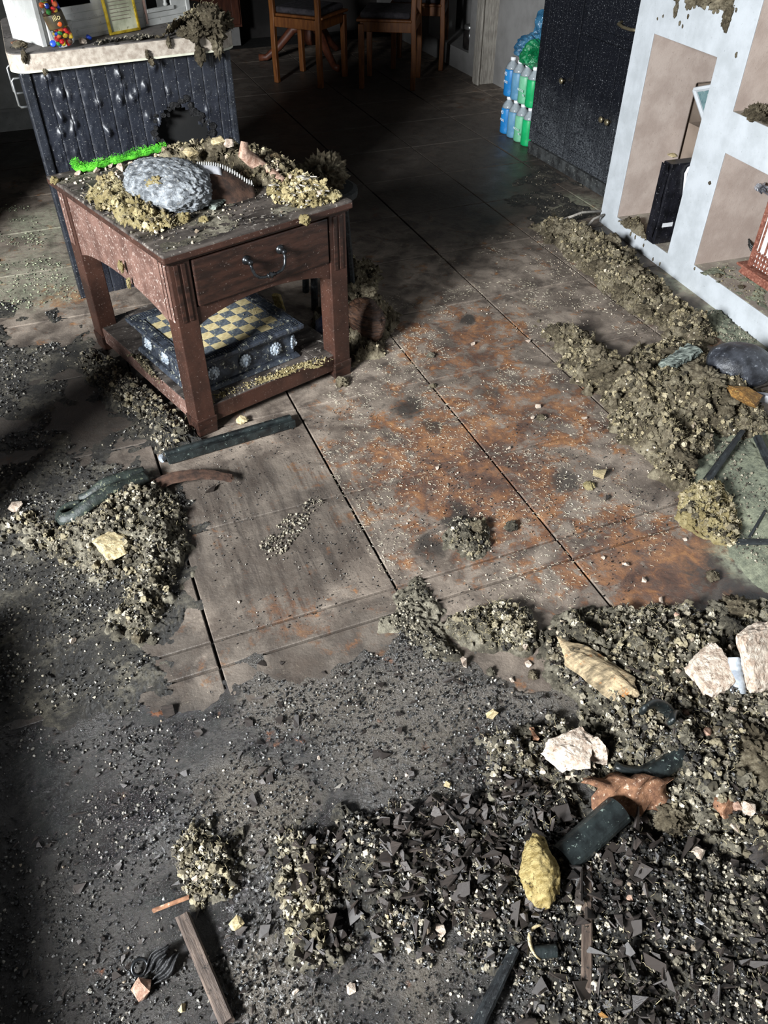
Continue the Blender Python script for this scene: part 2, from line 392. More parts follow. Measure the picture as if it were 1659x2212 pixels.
# grey weathered post at the end of the right wall, then the low niche wall beyond it
struct('trim_1', MB().box(3.0, 3.20, 5.60, 5.70, -0.012, 2.5).box(2.985, 3.0, 5.585, 5.66, -0.012, 2.5), M['grey_wood'], 'weathered grey wooden door post', bevel=0.004)
nw = MB()
for (y0, y1, z0, z1) in ((5.70, 7.76, 0, .14), (5.70, 5.90, .14, 2.5), (6.62, 7.76, .14, 2.5), (5.90, 6.62, 1.25, 2.5)): nw.box(3.06, 3.30, y0, y1, z0, z1)
nw.box(3.40, 3.46, 5.70, 7.76, -0.012, 2.5)
nw.box(3.30, 3.40, 5.70, 7.76, .10, .14)
struct('wall_far', nw, M['wall_dim'], 'pale low wall with an open niche beyond the door post')

# ------------------------------------------------------------------ white wall unit with niches
UA = math.atan2(.997, .075)
unit = thing('wall_unit', 'white built-in wall unit with beige lined niches beside the black cabinet', 'wall unit', (2.30, 1.856, 0), UA)
NI = [(.705, 1.130, .072, .820), (-.02, .524, .100, .540), (-.02, .545, .678, 1.28), (.690, 1.130, .962, 1.55)]
def with_holes(u0, u1, z0, z1, holes):
    "rectangles that tile a face around its openings"
    us = sorted({u0, u1} | {h[0] for h in holes} | {h[1] for h in holes}); zs = sorted({z0, z1} | {h[2] for h in holes} | {h[3] for h in holes})
    out = []
    for a, b in zip(us, us[1:]):
        for c, d in zip(zs, zs[1:]):
            m, n = (a + b) / 2, (c + d) / 2
            if not any(h[0] < m < h[1] and h[2] < n < h[3] for h in holes): out.append((a, b, c, d))
    return out
def hole_plate(u0, u1, z0, z1, holes, y0, y1):
    "one welded plate with rectangular openings"
    mb = MB(); idx = {}
    def V(u, y, z):
        k = (round(u, 5), round(y, 5), round(z, 5))
        if k not in idx: idx[k] = len(mb.v); mb.v.append((u, y, z))
        return idx[k]
    cells = with_holes(u0, u1, z0, z1, holes); S = set((round(a, 5), round(c, 5)) for a, b, c, d in cells)
    us = sorted({round(a, 5) for a, b, c, d in cells} | {round(b, 5) for a, b, c, d in cells}); zs = sorted({round(c, 5) for a, b, c, d in cells} | {round(d, 5) for a, b, c, d in cells})
    for i in range(len(us) - 1):
        for j in range(len(zs) - 1):
            if (us[i], zs[j]) not in S: continue
            a, b, c, d = us[i], us[i + 1], zs[j], zs[j + 1]
            mb.f.append((V(a, y1, c), V(a, y1, d), V(b, y1, d), V(b, y1, c)))
            mb.f.append((V(a, y0, c), V(b, y0, c), V(b, y0, d), V(a, y0, d)))
            if i == 0 or (us[i - 1], zs[j]) not in S: mb.f.append((V(a, y0, c), V(a, y0, d), V(a, y1, d), V(a, y1, c)))
            if i == len(us) - 2 or (us[i + 1], zs[j]) not in S: mb.f.append((V(b, y0, c), V(b, y1, c), V(b, y1, d), V(b, y0, d)))
            if j == 0 or (us[i], zs[j - 1]) not in S: mb.f.append((V(a, y0, c), V(a, y1, c), V(b, y1, c), V(b, y0, c)))
            if j == len(zs) - 2 or (us[i], zs[j + 1]) not in S: mb.f.append((V(a, y0, d), V(b, y0, d), V(b, y1, d), V(a, y1, d)))
    return mb
hole_plate(-1.3, 1.268, -0.01, 2.42, NI, -0.005, 0.0).build('front', M['plaster_white'], unit, bevel=0.0015)
MB().box(1.242, 1.268, -0.62, -0.0055, -0.01, 2.42).build('end_panel', M['plaster_white'], unit)
for k, (a, b, c, d) in enumerate(NI):
    D = -.56 if k in (0, 3) else -.42; t = .012
    ln = MB()
    ln.box(a - t, a, D, -.0055, c, d).box(a - t, b + t, D - t, D, c - t, d + t).box(a - t, b + t, D, -.0055, d, d + t)
    if k == 0:   # far side has a shallow darker recess low down
        ln.box(b, b + t, -.265, -.0055, c, d).box(b, b + t, D, -.265, .62, d)
        MB().box(b + .014, b + .026, D, -.265, c, .632).box(b, b + .014, -.265, -.261, c, .62).box(b, b + .014, D, -.265, .62, .624).build('side_recess', M['beige_dark'], unit)
    else: ln.box(b, b + t, D, -.0055, c, d)
    ln.build('niche_lining', M['beige'], unit)
    MB().box(a - t, b + (.06 if k == 0 else t), D, -.0055, c - t, c).build('niche_floor', M['niche_floor'], unit)
def U(u, dep, z):
    "unit coordinates -> world"
    return (2.30 + .0752 * u + .9972 * dep, 1.856 + .9972 * u - .0752 * dep, z)

# ------------------------------------------------------------------ black cabinet
CB = thing('cabinet', 'black painted cupboard with panelled doors beside the white niches', 'cabinet', (2.586, 3.393, 0), math.radians(90.57))
# local x runs away from the viewer along the front, local y negative goes into the wall
MB().box(-.28, .765, -.50, -.022, .06, 1.15).build('carcass', M['black_paint'], CB, bevel=.003)
MB().box(-.28, .765, -.48, -.006, 0, .062).build('plinth', M['black_plinth'], CB, bevel=.003)
def panel_door(x0, x1, z0, z1, knobs, planks=5):
    d = link('door', None, CB); d.location = (x0, 0, z0); w, h = x1 - x0, z1 - z0; r = .058
    MB().box(0, w, -.020, -.012, 0, h).build('back_board', M['black_paint'], d)
    hole_plate(0, w, 0, h, [(r, w - r, r, h - r)], -.012, 0).build('door_frame', M['black_paint'], d, bevel=.003)
    pw = (w - 2 * r) / planks
    for i in range(planks): MB().box(r + i * pw + .0012, r + (i + 1) * pw - .0012, -.0118, -.006, r, h - r).build('plank', M['black_paint'], d, bevel=.0016)
    for (kx, kz) in knobs:
        k = MB().lathe([(.006, 0), (.006, .012), (.013, .017), (.0155, .023), (.012, .028), (.002, .030)], 14, Matrix.Translation((kx - x0, 0, kz - z0)) @ Matrix.Rotation(-PI / 2, 4, 'X')).build('knob', M['brass'], d, smooth=True)
    return d
panel_door(.405, .757, .075, 1.13, [(.475, .44)], 6)
panel_door(.062, .392, .075, .665, [(.085, .352)], 5)
panel_door(-.272, .054, .075, .665, [(.034, .352)], 5)
dr = link('drawer', None, CB); dr.location = (-.272, 0, .678)
hole_plate(0, .664, 0, .20, [(.04, .624, .03, .17)], -.012, 0).build('drawer_frame', M['black_paint'], dr, bevel=.003)
for i in range(10): MB().box(.04 + i * .0584 + .001, .04 + (i + 1) * .0584 - .001, -.016, -.006, .03, .17).build('plank', M['black_paint'], dr, bevel=.0015)
MB().tube([(.20, -.005, .09), (.205, .018, .082), (.25, .024, .078), (.31, .024, .078), (.355, .018, .082), (.36, -.005, .09)], .007, 8).build('handle', M['brass'], dr, smooth=True)
panel_door(-.272, .392, .89, 1.13, [(.085, .95)], 9)

# ------------------------------------------------------------------ kitchen island and its worktop
IS = thing('kitchen_island', 'navy beadboard kitchen island with blistered paint behind the table', 'kitchen island', (-.026, 3.222, 0), .12)
BP = .0505
# front boards, each with its own blisters, around the burnt hole
def beadboard(x0, x1, z0, z1, seed, hole=None):
    nx, nz = 12, 90; xs = np.linspace(x0 + .0008, x1 - .0008, nx); zs = np.linspace(z0, z1, nz)
    X, Zc = np.meshgrid(xs, zs); P = np.stack([X.ravel(), Zc.ravel(), np.full(X.size, 3.3)], 1)
    env = np.clip((P[:, 1] - .30) / .15, 0, 1) * np.clip(1.25 - P[:, 0] * .9, .2, 1)
    w = worley(P * np.array([26, 17, 1]), 4); bl = np.clip(.40 - w, 0, 1) * np.clip((fbm(P * 9, 2, 8) - .40) * 8, 0, 1) + .22 * np.clip(.42 - worley(P * np.array([44, 34, 1]), 9), 0, 1)
    y = -.0 - env * bl * .050
    ed = np.minimum(P[:, 0] - x0, x1 - P[:, 0]); y += np.where(ed < .004, .0025, 0)
    # a bead next to each joint
    y += np.where(np.abs(P[:, 0] - (x1 - .0095)) < .0022, .0018, 0)
    V = np.stack([P[:, 0], y, P[:, 1]], 1); F = []
    for i in range(nz - 1):
        for j in range(nx - 1):
            cx, cz = (xs[j] + xs[j + 1]) / 2, (zs[i] + zs[i + 1]) / 2
            if hole and hole(cx, cz): continue
            F.append((i * nx + j, i * nx + j + 1, (i + 1) * nx + j + 1, (i + 1) * nx + j))
    return mesh_np('board', V, F, M['navy'], True)
def burnt(x, z):
    q = np.array([[x * 24, z * 24, 0.0]]); r = ((x - .515) / .105) ** 2 + ((z - .55) / .115) ** 2
    return r + (fbm(q, 3, 21)[0] - .5) * 1.1 < .95
x = .022; k = 0
while x < .715:
    x1 = min(x + BP, .716)
    link('board', beadboard(x, x1, .0, .828, k, burnt), IS); x = x1; k += 1
MB().box(-.012, .022, -.012, .03, 0, .828).build('corner_post', M['navy_post'], IS, bevel=.006)
MB().box(.716, .742, -.012, .03, 0, .828).build('corner_post', M['navy_post'], IS, bevel=.006)
MB().prism([(.73, .03), (.742, .03), (.816, .62), (.804, .62)], 0, .828).build('side_panel', M['navy_post'], IS)
MB().prism([(-.008, .03), (.004, .03), (.078, .62), (.066, .62)], 0, .828).build('side_panel', M['navy_post'], IS)
MB().box(.078, .804, .61, .62, 0, .828).build('back_panel', M['navy_post'], IS)
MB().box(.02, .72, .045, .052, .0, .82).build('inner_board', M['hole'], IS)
# charred rim curling round the burnt hole
cr = MB()
for a in np.linspace(0, 2 * PI, 40)[:-1]:
    rr = 1.0 + .12 * math.sin(a * 5 + 1) + .08 * math.sin(a * 11)
    px_, pz_ = .515 + .105 * rr * math.cos(a), .55 + .115 * rr * math.sin(a); q = random.uniform(.007, .016)
    cr.prism([(px_ + q * math.cos(a + t) * random.uniform(.6, 1.3), pz_ + q * math.sin(a + t) * random.uniform(.6, 1.3)) for t in np.linspace(0, 2 * PI, 7)[:-1]], -.006 + random.uniform(-.004, .002), .004, 'y')
cr.build('charred_rim', M['char'], IS)
for zc in (.79,):
    for dz in (0,):
        MB().tube([(.002, .10, zc), (-.024, .10, zc), (-.030, .10, zc - .006), (-.030, .10, zc - .085), (-.024, .10, zc - .092), (.002, .10, zc - .092)], .0042, 8).build('handle', M['steel'], IS, smooth=True)
MB().tube([(.028, .30, .79), (-.008, .30, .79), (-.014, .30, .784), (-.014, .30, .705), (-.008, .30, .698), (.028, .30, .698)], .0042, 8).build('handle', M['steel'], IS, smooth=True)
WT = thing('worktop', 'pale speckled worktop slab with rounded corners lying on the kitchen island', 'worktop', (-.026, 3.222, 0), .12)
def rrect(x0, x1, y0, y1, r, n=8):
    P = arc(x0 + r, y0 + r, r, PI, 1.5 * PI, n) + arc(x1 - r, y0 + r, r, 1.5 * PI, 2 * PI, n) + arc(x1 - r, y1 - r, r, 0, .5 * PI, n) + arc(x0 + r, y1 - r, r, .5 * PI, PI, n)
    return [(a + .125 * b, b) for a, b in P]
MB().prism(rrect(-.036, .765, -.036, .655, .075), .8362, .884).build('edge_band', M['worktop_edge'], WT, smooth=False)
MB().prism(rrect(-.037, .766, -.037, .656, .075), .829, .836).build('lower_lip', M['worktop_lip'], WT)
MB().prism(rrect(-.034, .763, -.034, .653, .075), .8841, .887).build('top_sheet', M['worktop_top'], WT)
def IL(x, y, z=0.887):
    c, s = math.cos(.12), math.sin(.12); return (-.026 + x * c - y * s, 3.222 + x * s + y * c, z)

# ------------------------------------------------------------------ side table
TB = thing('side_table', 'dusty dark red wooden side table with one drawer and a low shelf', 'table', (.213, 2.089, 0), .309)
TW, TD, LG = .608, .759, .066
tt = MB().prism([(-.016, -.016), (TW + .016, -.016), (TW + .016, TD + .016), (-.016, TD + .016)], .5945, .613).build('tabletop', M['table_top'], TB, bevel=.004)
MB().box(-.0165, TW + .0165, -.0165, TD + .0165, .587, .6085).build('edge_moulding', M['mahogany'], TB, bevel=.004)
MB().box(-.008, TW + .008, -.008, TD + .008, .579, .5868).build('lower_moulding', M['mahogany_dark'], TB, bevel=.003)
for (lx, ly) in ((0, 0), (TW - LG, 0), (0, TD - LG), (TW - LG, TD - LG)):
    lg = MB().box(lx, lx + LG, ly, ly + LG, .055, .579).build('leg', M['mahogany'], TB, bevel=.003)
    e = .004; MB().taper((lx - e + .004, lx + LG + e - .004, ly - e + .004, ly + LG + e - .004), (lx - e, lx + LG + e, ly - e, ly + LG + e), 0, .062).build('foot', M['mahogany_dark'], lg, bevel=.003)
    # fluted strips at the head of the leg
    for q in (.014, .036):
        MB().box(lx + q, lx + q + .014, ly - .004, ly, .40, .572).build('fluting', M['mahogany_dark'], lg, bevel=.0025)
        MB().box(lx - .004, lx, ly + q, ly + q + .014, .40, .572).build('fluting', M['mahogany_lit_side'], lg, bevel=.0025)
def arch(a, b, top, low, mid, n=14):
    return [(a, top), (a, low)] + [(a + (b - a) * i / n, low + (mid - low) * math.sin(PI * i / n) ** .7) for i in range(1, n)] + [(b, low), (b, top)]
MB().prism(arch(LG, TD - LG, .579, .368, .412), .006, .028, 'x').build('side_apron', M['mahogany_lit_side'], TB, bevel=.002)
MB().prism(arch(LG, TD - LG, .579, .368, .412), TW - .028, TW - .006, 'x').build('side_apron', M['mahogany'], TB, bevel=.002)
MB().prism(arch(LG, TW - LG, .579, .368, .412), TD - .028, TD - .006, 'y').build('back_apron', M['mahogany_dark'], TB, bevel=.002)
MB().prism(arch(LG, TW - LG, .431, .372, .414), .006, .028, 'y').build('front_rail', M['mahogany'], TB, bevel=.002)
dw = MB().box(LG + .006, TW - LG - .006, -.004, .30, .434, .574).build('drawer', M['mahogany_dark'], TB, bevel=.004)
for hx in (.240, .357):
    MB().lathe([(.014, 0), (.014, .003), (.010, .006), (.006, .010), (.006, .020), (.009, .023), (.006, .030), (.001, .031)], 14, Matrix.Translation((hx, -.004, .527)) @ Matrix.Rotation(PI / 2, 4, 'X')).build('rosette', M['iron'], dw, smooth=True)
hp = [(.240, -.026, .527), (.241, -.030, .510), (.246, -.034, .492), (.258, -.037, .480), (.276, -.038, .476), (.2985, -.038, .476), (.321, -.038, .476), (.339, -.037, .480), (.351, -.034, .492), (.356, -.030, .510), (.357, -.026, .527)]
MB().tube(hp, .0045, 10).build('bail_handle', M['iron'], dw, smooth=True)
MB().lathe([(.004, -.014), (.008, -.011), (.005, -.007), (.0095, -.002), (.0095, .002), (.005, .007), (.008, .011), (.004, .014)], 12, Matrix.Translation((.2985, -.038, .476)) @ Matrix.Rotation(PI / 2, 4, 'Y')).build('handle_bead', M['iron'], dw, smooth=True)
MB().box(LG - .02, TW - LG + .02, .008, .030, .032, .092).build('shelf_rail', M['mahogany'], TB, bevel=.003)
MB().box(LG - .02, TW - LG + .02, TD - .030, TD - .008, .032, .092).build('shelf_rail', M['mahogany_dark'], TB, bevel=.003)
MB().box(.008, .030, LG - .02, TD - LG + .02, .032, .092).build('shelf_rail', M['mahogany_lit_side'], TB, bevel=.003)
MB().box(TW - .030, TW - .008, LG - .02, TD - LG + .02, .032, .092).build('shelf_rail', M['mahogany_dark'], TB, bevel=.003)
sx = [.010 + i * (TW - .020) / 5 for i in range(6)]
for i in range(5): MB().box(sx[i] + .001, sx[i + 1] - .001, .009, TD - .009, .080, .0935 + (i % 2) * .0008).build('shelf_board', M['table_top'], TB, bevel=.0015)
def TL(x, y, z=.613):
    c, s = math.cos(.309), math.sin(.309); return (.213 + x * c - y * s, 2.089 + x * s + y * c, z)

# ------------------------------------------------------------------ carved chess box on the low shelf
M['box_dark'] = mat('box_dark', (26, 29, 36), (62, 68, 78), 34, 0.55, bump=0.6, bsc=55, bd=0.006, dust=((176, 176, 160), 0.35, 60))
M['box_metal'] = mat('box_metal', (120, 130, 142), (182, 190, 196), 40, 0.5, 0.2, bump=0.5, bsc=60)
M['sq_pale'] = mat('sq_pale', (170, 152, 108), (206, 190, 146), 60, 0.6, grain=(1, 4, 1), bump=0.2, dust=((206, 200, 156), 0.3, 90))
M['sq_dark'] = mat('sq_dark', (56, 62, 70), (98, 104, 110), 60, 0.6, grain=(1, 4, 1), bump=0.2, dust=((190, 186, 146), 0.3, 90))
CH = thing('chess_box', 'carved dark wooden chess box with checkered lid on the low shelf', 'chess box', TL(.023, .060, .0945), .309)
BX, BY = .442, .422
MB().taper((.028, BX - .028, .028, BY - .028), (.034, BX - .034, .034, BY - .034), .014, .094).build('body', M['box_dark'], CH, bevel=.003)
MB().taper((.012, BX - .012, .012, BY - .012), (.020, BX - .020, .020, BY - .020), 0, .014).build('base_moulding', M['box_dark'], CH, bevel=.003)
ld_ = link('lid', None, CH)
MB().taper((.016, BX - .016, .016, BY - .016), (0, BX, 0, BY), .0945, .110).build('lid_moulding', M['box_dark'], ld_, bevel=.002)
hole_plate(0, BX, 0, BY, [(.046, BX - .046, .046, BY - .046)], 0, .012).build('lid_border', M['box_dark'], ld_, loc=(0, 0, .122), rot=(-PI / 2, 0, 0), bevel=.002)
MB().box(.046, BX - .046, .046, BY - .046, .110, .1135).build('lid_core', M['box_dark'], ld_)
rb = MB(); nb_ = 52
for i in range(nb_):
    a = .012 + i * (BX - .024) / nb_; b = .012 + i * (BY - .024) / nb_
    rb.box(a, a + .0048, .012, .034, .122, .1245); rb.box(a, a + .0048, BY - .034, BY - .012, .122, .1245)
    rb.box(.012, .034, b, b + .0046, .122, .1245); rb.box(BX - .034, BX - .012, b, b + .0046, .122, .1245)
tag(rb.build('reeded_border', M['box_dark'], ld_), kind='stuff')
sw, sh = (BX - .094) / 8, (BY - .094) / 8
sqs = [MB().box(.0006, sw - .0006, .0006, sh - .0006, 0, .0035).mesh('square', M[n]) for n in ('sq_pale', 'sq_dark')]
for i in range(8):
    for j in range(8): link('square', sqs[(i + j) % 2], ld_, (.047 + i * sw, .047 + j * sh, .1135))
def mask_head(parent, x, y, z, rz):
    "a small carved lion mask: disc of mane with brow, nose and muzzle"
    Mx = Matrix.Translation((x, y, z)) @ Matrix.Rotation(rz, 4, 'Z')
    m = MB(); m.ball((0, 0, 0), (.015, .008, .017), 12, 8, Mx)
    for t in np.linspace(0, 2 * PI, 13)[:-1]: m.ball((.018 * math.cos(t), .001, .019 * math.sin(t)), (.006, .005, .006), 6, 4, Mx)
    m.ball((0, -.009, -.003), (.004, .006, .007), 8, 5, Mx); m.ball((-.006, -.007, .005), .0035, 6, 4, Mx); m.ball((.006, -.007, .005), .0035, 6, 4, Mx); m.ball((0, -.008, -.010), (.008, .004, .003), 8, 4, Mx)
    return m.build('carved_mask', M['box_metal'], parent, smooth=True)
for fx in (.10, .22, .34): mask_head(CH, fx, .026, .055, 0)
for fy in (.09, .21, .33): mask_head(CH, .026, fy, .055, -PI / 2)
mask_head(CH, BX - .03, .03, .055, PI / 4); mask_head(CH, BX - .026, .12, .055, PI / 2)

# ------------------------------------------------------------------ dining room: chairs, table, cupboards
def chair(label, loc, rz):
    "local: seat front towards +x, back posts at x = 0"
    c = thing('dining_chair', label, 'chair', loc, rz, 'dining chairs in the dark room'); w = .40; d = .40
    for y in (0, w - .036):
        MB().prism([(0, 0), (.034, 0), (.030, .22), (.040, .44), (.030, .70), (-.035, .98), (-.065, .98), (.0, .70), (.006, .44), (-.004, .22)], y, y + .036, 'y').build('back_leg', M['orange_wood'], c, bevel=.004)
        MB().taper((d - .034, d, y, y + .036), (d - .040, d + .002, y, y + .036), 0, .40).build('front_leg', M['orange_wood'], c, bevel=.004)
        MB().box(.035, d - .034, y + .006, y + .030, .355, .415).build('seat_rail', M['orange_wood'], c, bevel=.003)
    MB().box(d - .03, d - .006, .036, w - .036, .355, .415).build('seat_rail', M['orange_wood'], c, bevel=.003)
    MB().box(.008, .032, .036, w - .036, .355, .415).build('seat_rail', M['orange_wood'], c, bevel=.003)
    MB().box(.03, d + .012, -.010, w + .010, .4155, .432).build('seat', M['orange_wood'], c, bevel=.006)
    cu = MB().box(.045, d - .01, .015, w - .015, .4325, .470).build('cushion', M['cushion'], c, bevel=.016, seg=4)
    MB().box(-.052, -.030, .036, w - .036, .87, .96).build('back_rail', M['orange_wood'], c, bevel=.004)
    MB().box(-.012, .008, .036, w - .036, .62, .67).build('back_rail', M['orange_wood'], c, bevel=.004)
    return c
M['cushion'] = mat('cushion', (44, 42, 46), (70, 66, 70), 30, 0.9)
th = math.atan2(.20, -.346)
chair('orange wooden dining chair turned sideways nearest the bottle pack', (2.50, 5.61, 0), th + 0).scale = (1, -1, 1)
chair('orange wooden dining chair half hidden behind the sideways one', (2.93, 6.06, 0), th).scale = (1, -1, 1)
chair('orange wooden dining chair seen from the back beside the island', (1.905, 5.905, 0), math.radians(42))
DT = thing('dining_table', 'dark pedestal dining table between the chairs', 'table', (2.10, 6.72, 0), .3)
MB().lathe([(.62, .70), (.63, .715), (.63, .735), (.61, .742)], 40).build('tabletop', M['oak_dark'], DT)
MB().lathe([(.05, .12), (.07, .16), (.06, .22), (.045, .30), (.06, .42), (.05, .60), (.09, .66), (.10, .70)], 18).build('pedestal', M['oak_dark'], DT, smooth=True)
for a in (0.4, 0.4 + 2 * PI / 3, 0.4 + 4 * PI / 3):
    MB().tube([(.03 * math.cos(a), .03 * math.sin(a), .24), (.14 * math.cos(a), .14 * math.sin(a), .22), (.26 * math.cos(a), .26 * math.sin(a), .10), (.36 * math.cos(a), .36 * math.sin(a), .028), (.42 * math.cos(a), .42 * math.sin(a), .026)], [.035, .034, .030, .024, .026], 8).build('foot', M['oak_dark'], DT, smooth=True)
KC = thing('wooden_cupboard', 'dark brown wooden kitchen cupboards behind the island', 'cupboard', (.55, 7.42, 0), 0)
MB().box(0, 1.18, .02, .33, .14, .88).build('carcass', M['oak_dark'], KC)
MB().box(0, 1.16, .05, .32, 0, .14).build('plinth', M['wall_dim'], KC)
for i in range(3):
    hole_plate(i * .39 + .004, i * .39 + .386, .16, .86, [(i * .39 + .07, i * .39 + .32, .23, .79)], 0, .02).build('door', M['oak_dark'], KC, bevel=.004)
MB().box(-.02, 1.20, -.02, .33, .8802, .915).build('counter', M['worktop_top'], KC, bevel=.004)
WC = thing('white_base_unit', 'pale kitchen base cupboard in the shade beyond the island', 'cupboard', (-.60, 5.62, 0), 0)
MB().box(0, .62, .02, .50, .12, .86).build('carcass', M['white_wood'], WC); MB().box(0, .60, .06, .48, 0, .12).build('plinth', M['white_wood'], WC)
MB().box(.004, .305, 0, .0195, .14, .85).build('door', M['white_wood'], WC, bevel=.004); MB().box(.315, .616, 0, .0195, .14, .85).build('door', M['white_wood'], WC, bevel=.004)
MB().box(-.01, .64, -.02, .50, .8602, .895).build('counter', M['worktop_top'], WC, bevel=.004)
JR = thing('glass_jar', 'dark glass storage jar with shiny lid in the far niche', 'jar', (3.13, 6.02, .141), 0)
M['jar'] = mat('jar', (30, 28, 28), (50, 46, 44), 20, 0.2)
MB().lathe([(.045, 0), (.055, .01), (.055, .11), (.045, .125), (.045, .13)], 20).build('body', M['jar'], JR, smooth=True)
MB().lathe([(.048, .1302), (.050, .135), (.050, .155), (.046, .158)], 20).build('lid', M['steel'], JR, smooth=True)
# ------------------------------------------------------------------ debris: shapes
import bmesh
def ico(level):
    bm = bmesh.new(); bmesh.ops.create_icosphere(bm, subdivisions=level, radius=1.0)
    V = np.array([v.co[:] for v in bm.verts]); F = np.array([[v.index for v in f.verts] for f in bm.faces]); bm.free(); return V, F
ICO = {k: ico(k) for k in (1, 2, 3, 4, 5, 6)}
def unitv(n):
    v = rng.normal(size=(n, 3)); return v / np.linalg.norm(v, axis=1)[:, None]
def clod_shape(level, seed, rough=0.5):
    "fluffy torn lump of mineral wool, about unit size"
    V, F = ICO[level]; o = np.array([seed * 3.7, seed * 1.3, seed * 2.1])
    r = 0.62 + rough * (fbm(V * 1.6 + o, 3, seed) - .5) * 1.7
    if level >= 4:
        r = r + .36 * (.55 - worley(V * 2.9 + o, seed)) + .26 * (.5 - worley(V * 6.5 + o, seed + 1)) + .20 * (fbm(V * 14 + o, 3, seed + 2, .7) - .5)
    if level >= 5: r = r + .20 * (.5 - worley(V * 15 + o, seed + 4)) + .16 * (fbm(V * 40 + o, 2, seed + 5, .8) - .5)
    if level in (2, 3): r = r + .5 * (fbm(V * 4 + o, 2, seed) - .5) + rng.uniform(-.20, .26, len(V))
    if level == 1: r = r + rng.uniform(-.22, .22, len(V))
    return V * np.clip(r, .15, 1.5)[:, None], F
def rock_shape(seed, n=14, level=2, rough=.05, flat=1.0):
    "angular broken lump: hull of random points, cut finer and roughened"
    r = np.random.default_rng(seed); p = r.normal(size=(n, 3)); p /= np.linalg.norm(p, axis=1)[:, None]; p *= r.uniform(.75, 1.05, (n, 1)); p[:, 2] *= flat
    bm = bmesh.new()
    for q in p: bm.verts.new(q)
    h = bmesh.ops.convex_hull(bm, input=bm.verts)
    bmesh.ops.delete(bm, geom=list({g for g in h['geom_interior'] + h['geom_unused'] if isinstance(g, bmesh.types.BMVert)}), context='VERTS')
    bmesh.ops.subdivide_edges(bm, edges=bm.edges[:], cuts=level, use_grid_fill=True)
    bmesh.ops.triangulate(bm, faces=bm.faces[:]); bm.verts.ensure_lookup_table()
    V = np.array([v.co[:] for v in bm.verts]); F = np.array([[v.index for v in f.verts] for f in bm.faces]); bm.free()
    V = V * (1 + rough * 3 * (fbm(V * 2.2 + seed, 3, seed) - .5) + rough * (.5 - worley(V * 5 + seed, seed)))[:, None]
    return V, F
def shard_shape(seed):
    "thin flat splinter with sharp corners; unit length, lies in xy"
    r = np.random.default_rng(seed); k = r.integers(3, 6); a = np.sort(r.uniform(0, 2 * PI, k) * .35 + np.linspace(0, 2 * PI, k, endpoint=False)); l = r.uniform(.55, 1.0, k)
    asp = r.uniform(.35, .95); P = np.stack([np.cos(a) * l, np.sin(a) * l * asp], 1); t = r.uniform(.05, .14); b = r.uniform(-.12, .12, k)
    V = np.concatenate([np.c_[P, b + t], np.c_[P * .96, b - t]]); F = []
    for i in range(1, k - 1): F.append((0, i, i + 1)); F.append((k, k + i + 1, k + i))
    for i in range(k):
        j = (i + 1) % k; F.append((i, k + i, k + j)); F.append((i, k + j, j))
    return V, np.array(F)
def rot_stack(n, tilt=None):
    "n random rotation matrices; tilt: only lean that far off the vertical, any heading"
    if tilt is None:
        q = rng.normal(size=(n, 4)); q /= np.linalg.norm(q, axis=1)[:, None]
        w, x, y, z = q.T
    else:
        a = rng.uniform(0, 2 * PI, n); b = rng.normal(0, tilt, n); c = rng.uniform(0, 2 * PI, n)
        # tilt b about a horizontal axis at angle c after heading a
        w = np.cos(b / 2); x = np.sin(b / 2) * np.cos(c); y = np.sin(b / 2) * np.sin(c); z = np.zeros(n)
        ca, sa = np.cos(a / 2), np.sin(a / 2)
        w, x, y, z = w * ca - z * sa, x * ca + y * sa, y * ca - x * sa, z * ca + w * sa
    R = np.empty((n, 3, 3))
    R[:, 0, 0] = 1 - 2 * (y * y + z * z); R[:, 0, 1] = 2 * (x * y - z * w); R[:, 0, 2] = 2 * (x * z + y * w)
    R[:, 1, 0] = 2 * (x * y + z * w); R[:, 1, 1] = 1 - 2 * (x * x + z * z); R[:, 1, 2] = 2 * (y * z - x * w)
    R[:, 2, 0] = 2 * (x * z - y * w); R[:, 2, 1] = 2 * (y * z + x * w); R[:, 2, 2] = 1 - 2 * (x * x + y * y)
    return R
TPL = {'lump': [clod_shape(1, k) for k in range(12)], 'clod': [clod_shape(2, k + 40) for k in range(16)], 'tuft': [(ICO[2][0] * rng.uniform(.30, 1.15, (42, 1)), ICO[2][1]) for k in range(16)],
       'rock': [rock_shape(k + 60, 11, 0, .04) for k in range(10)], 'shard': [shard_shape(k) for k in range(40)]}
def joined(name, kinds, pos, size, mat_, squash=1.0, tilt=None, sink=.25):
    "many small pieces in one mesh"
    pos = np.asarray(pos); n = len(pos); size = np.asarray(size); R = rot_stack(n, tilt); pick = rng.integers(0, len(TPL[kinds]), n); Vs = []; Fs = []; off = 0
    for k, (tv, tf) in enumerate(TPL[kinds]):
        idx = np.nonzero(pick == k)[0]
        if not len(idx): continue
        V = np.einsum('nij,vj->nvi', R[idx], tv) * size[idx][:, None, None]; V[:, :, 2] *= squash
        V += pos[idx][:, None, :]; V[:, :, 2] += (size[idx] * (1 - sink) * .55)[:, None]
        F = tf[None] + (np.arange(len(idx)) * len(tv))[:, None, None] + off
        Vs.append(V.reshape(-1, 3)); Fs.append(F.reshape(-1, 3)); off += len(idx) * len(tv)
    return mesh_np(name, np.concatenate(Vs), np.concatenate(Fs), mat_, False)
def stuff(name, me, label, cat='debris'):
    return tag(link(name, me), label, cat, None, 'stuff')

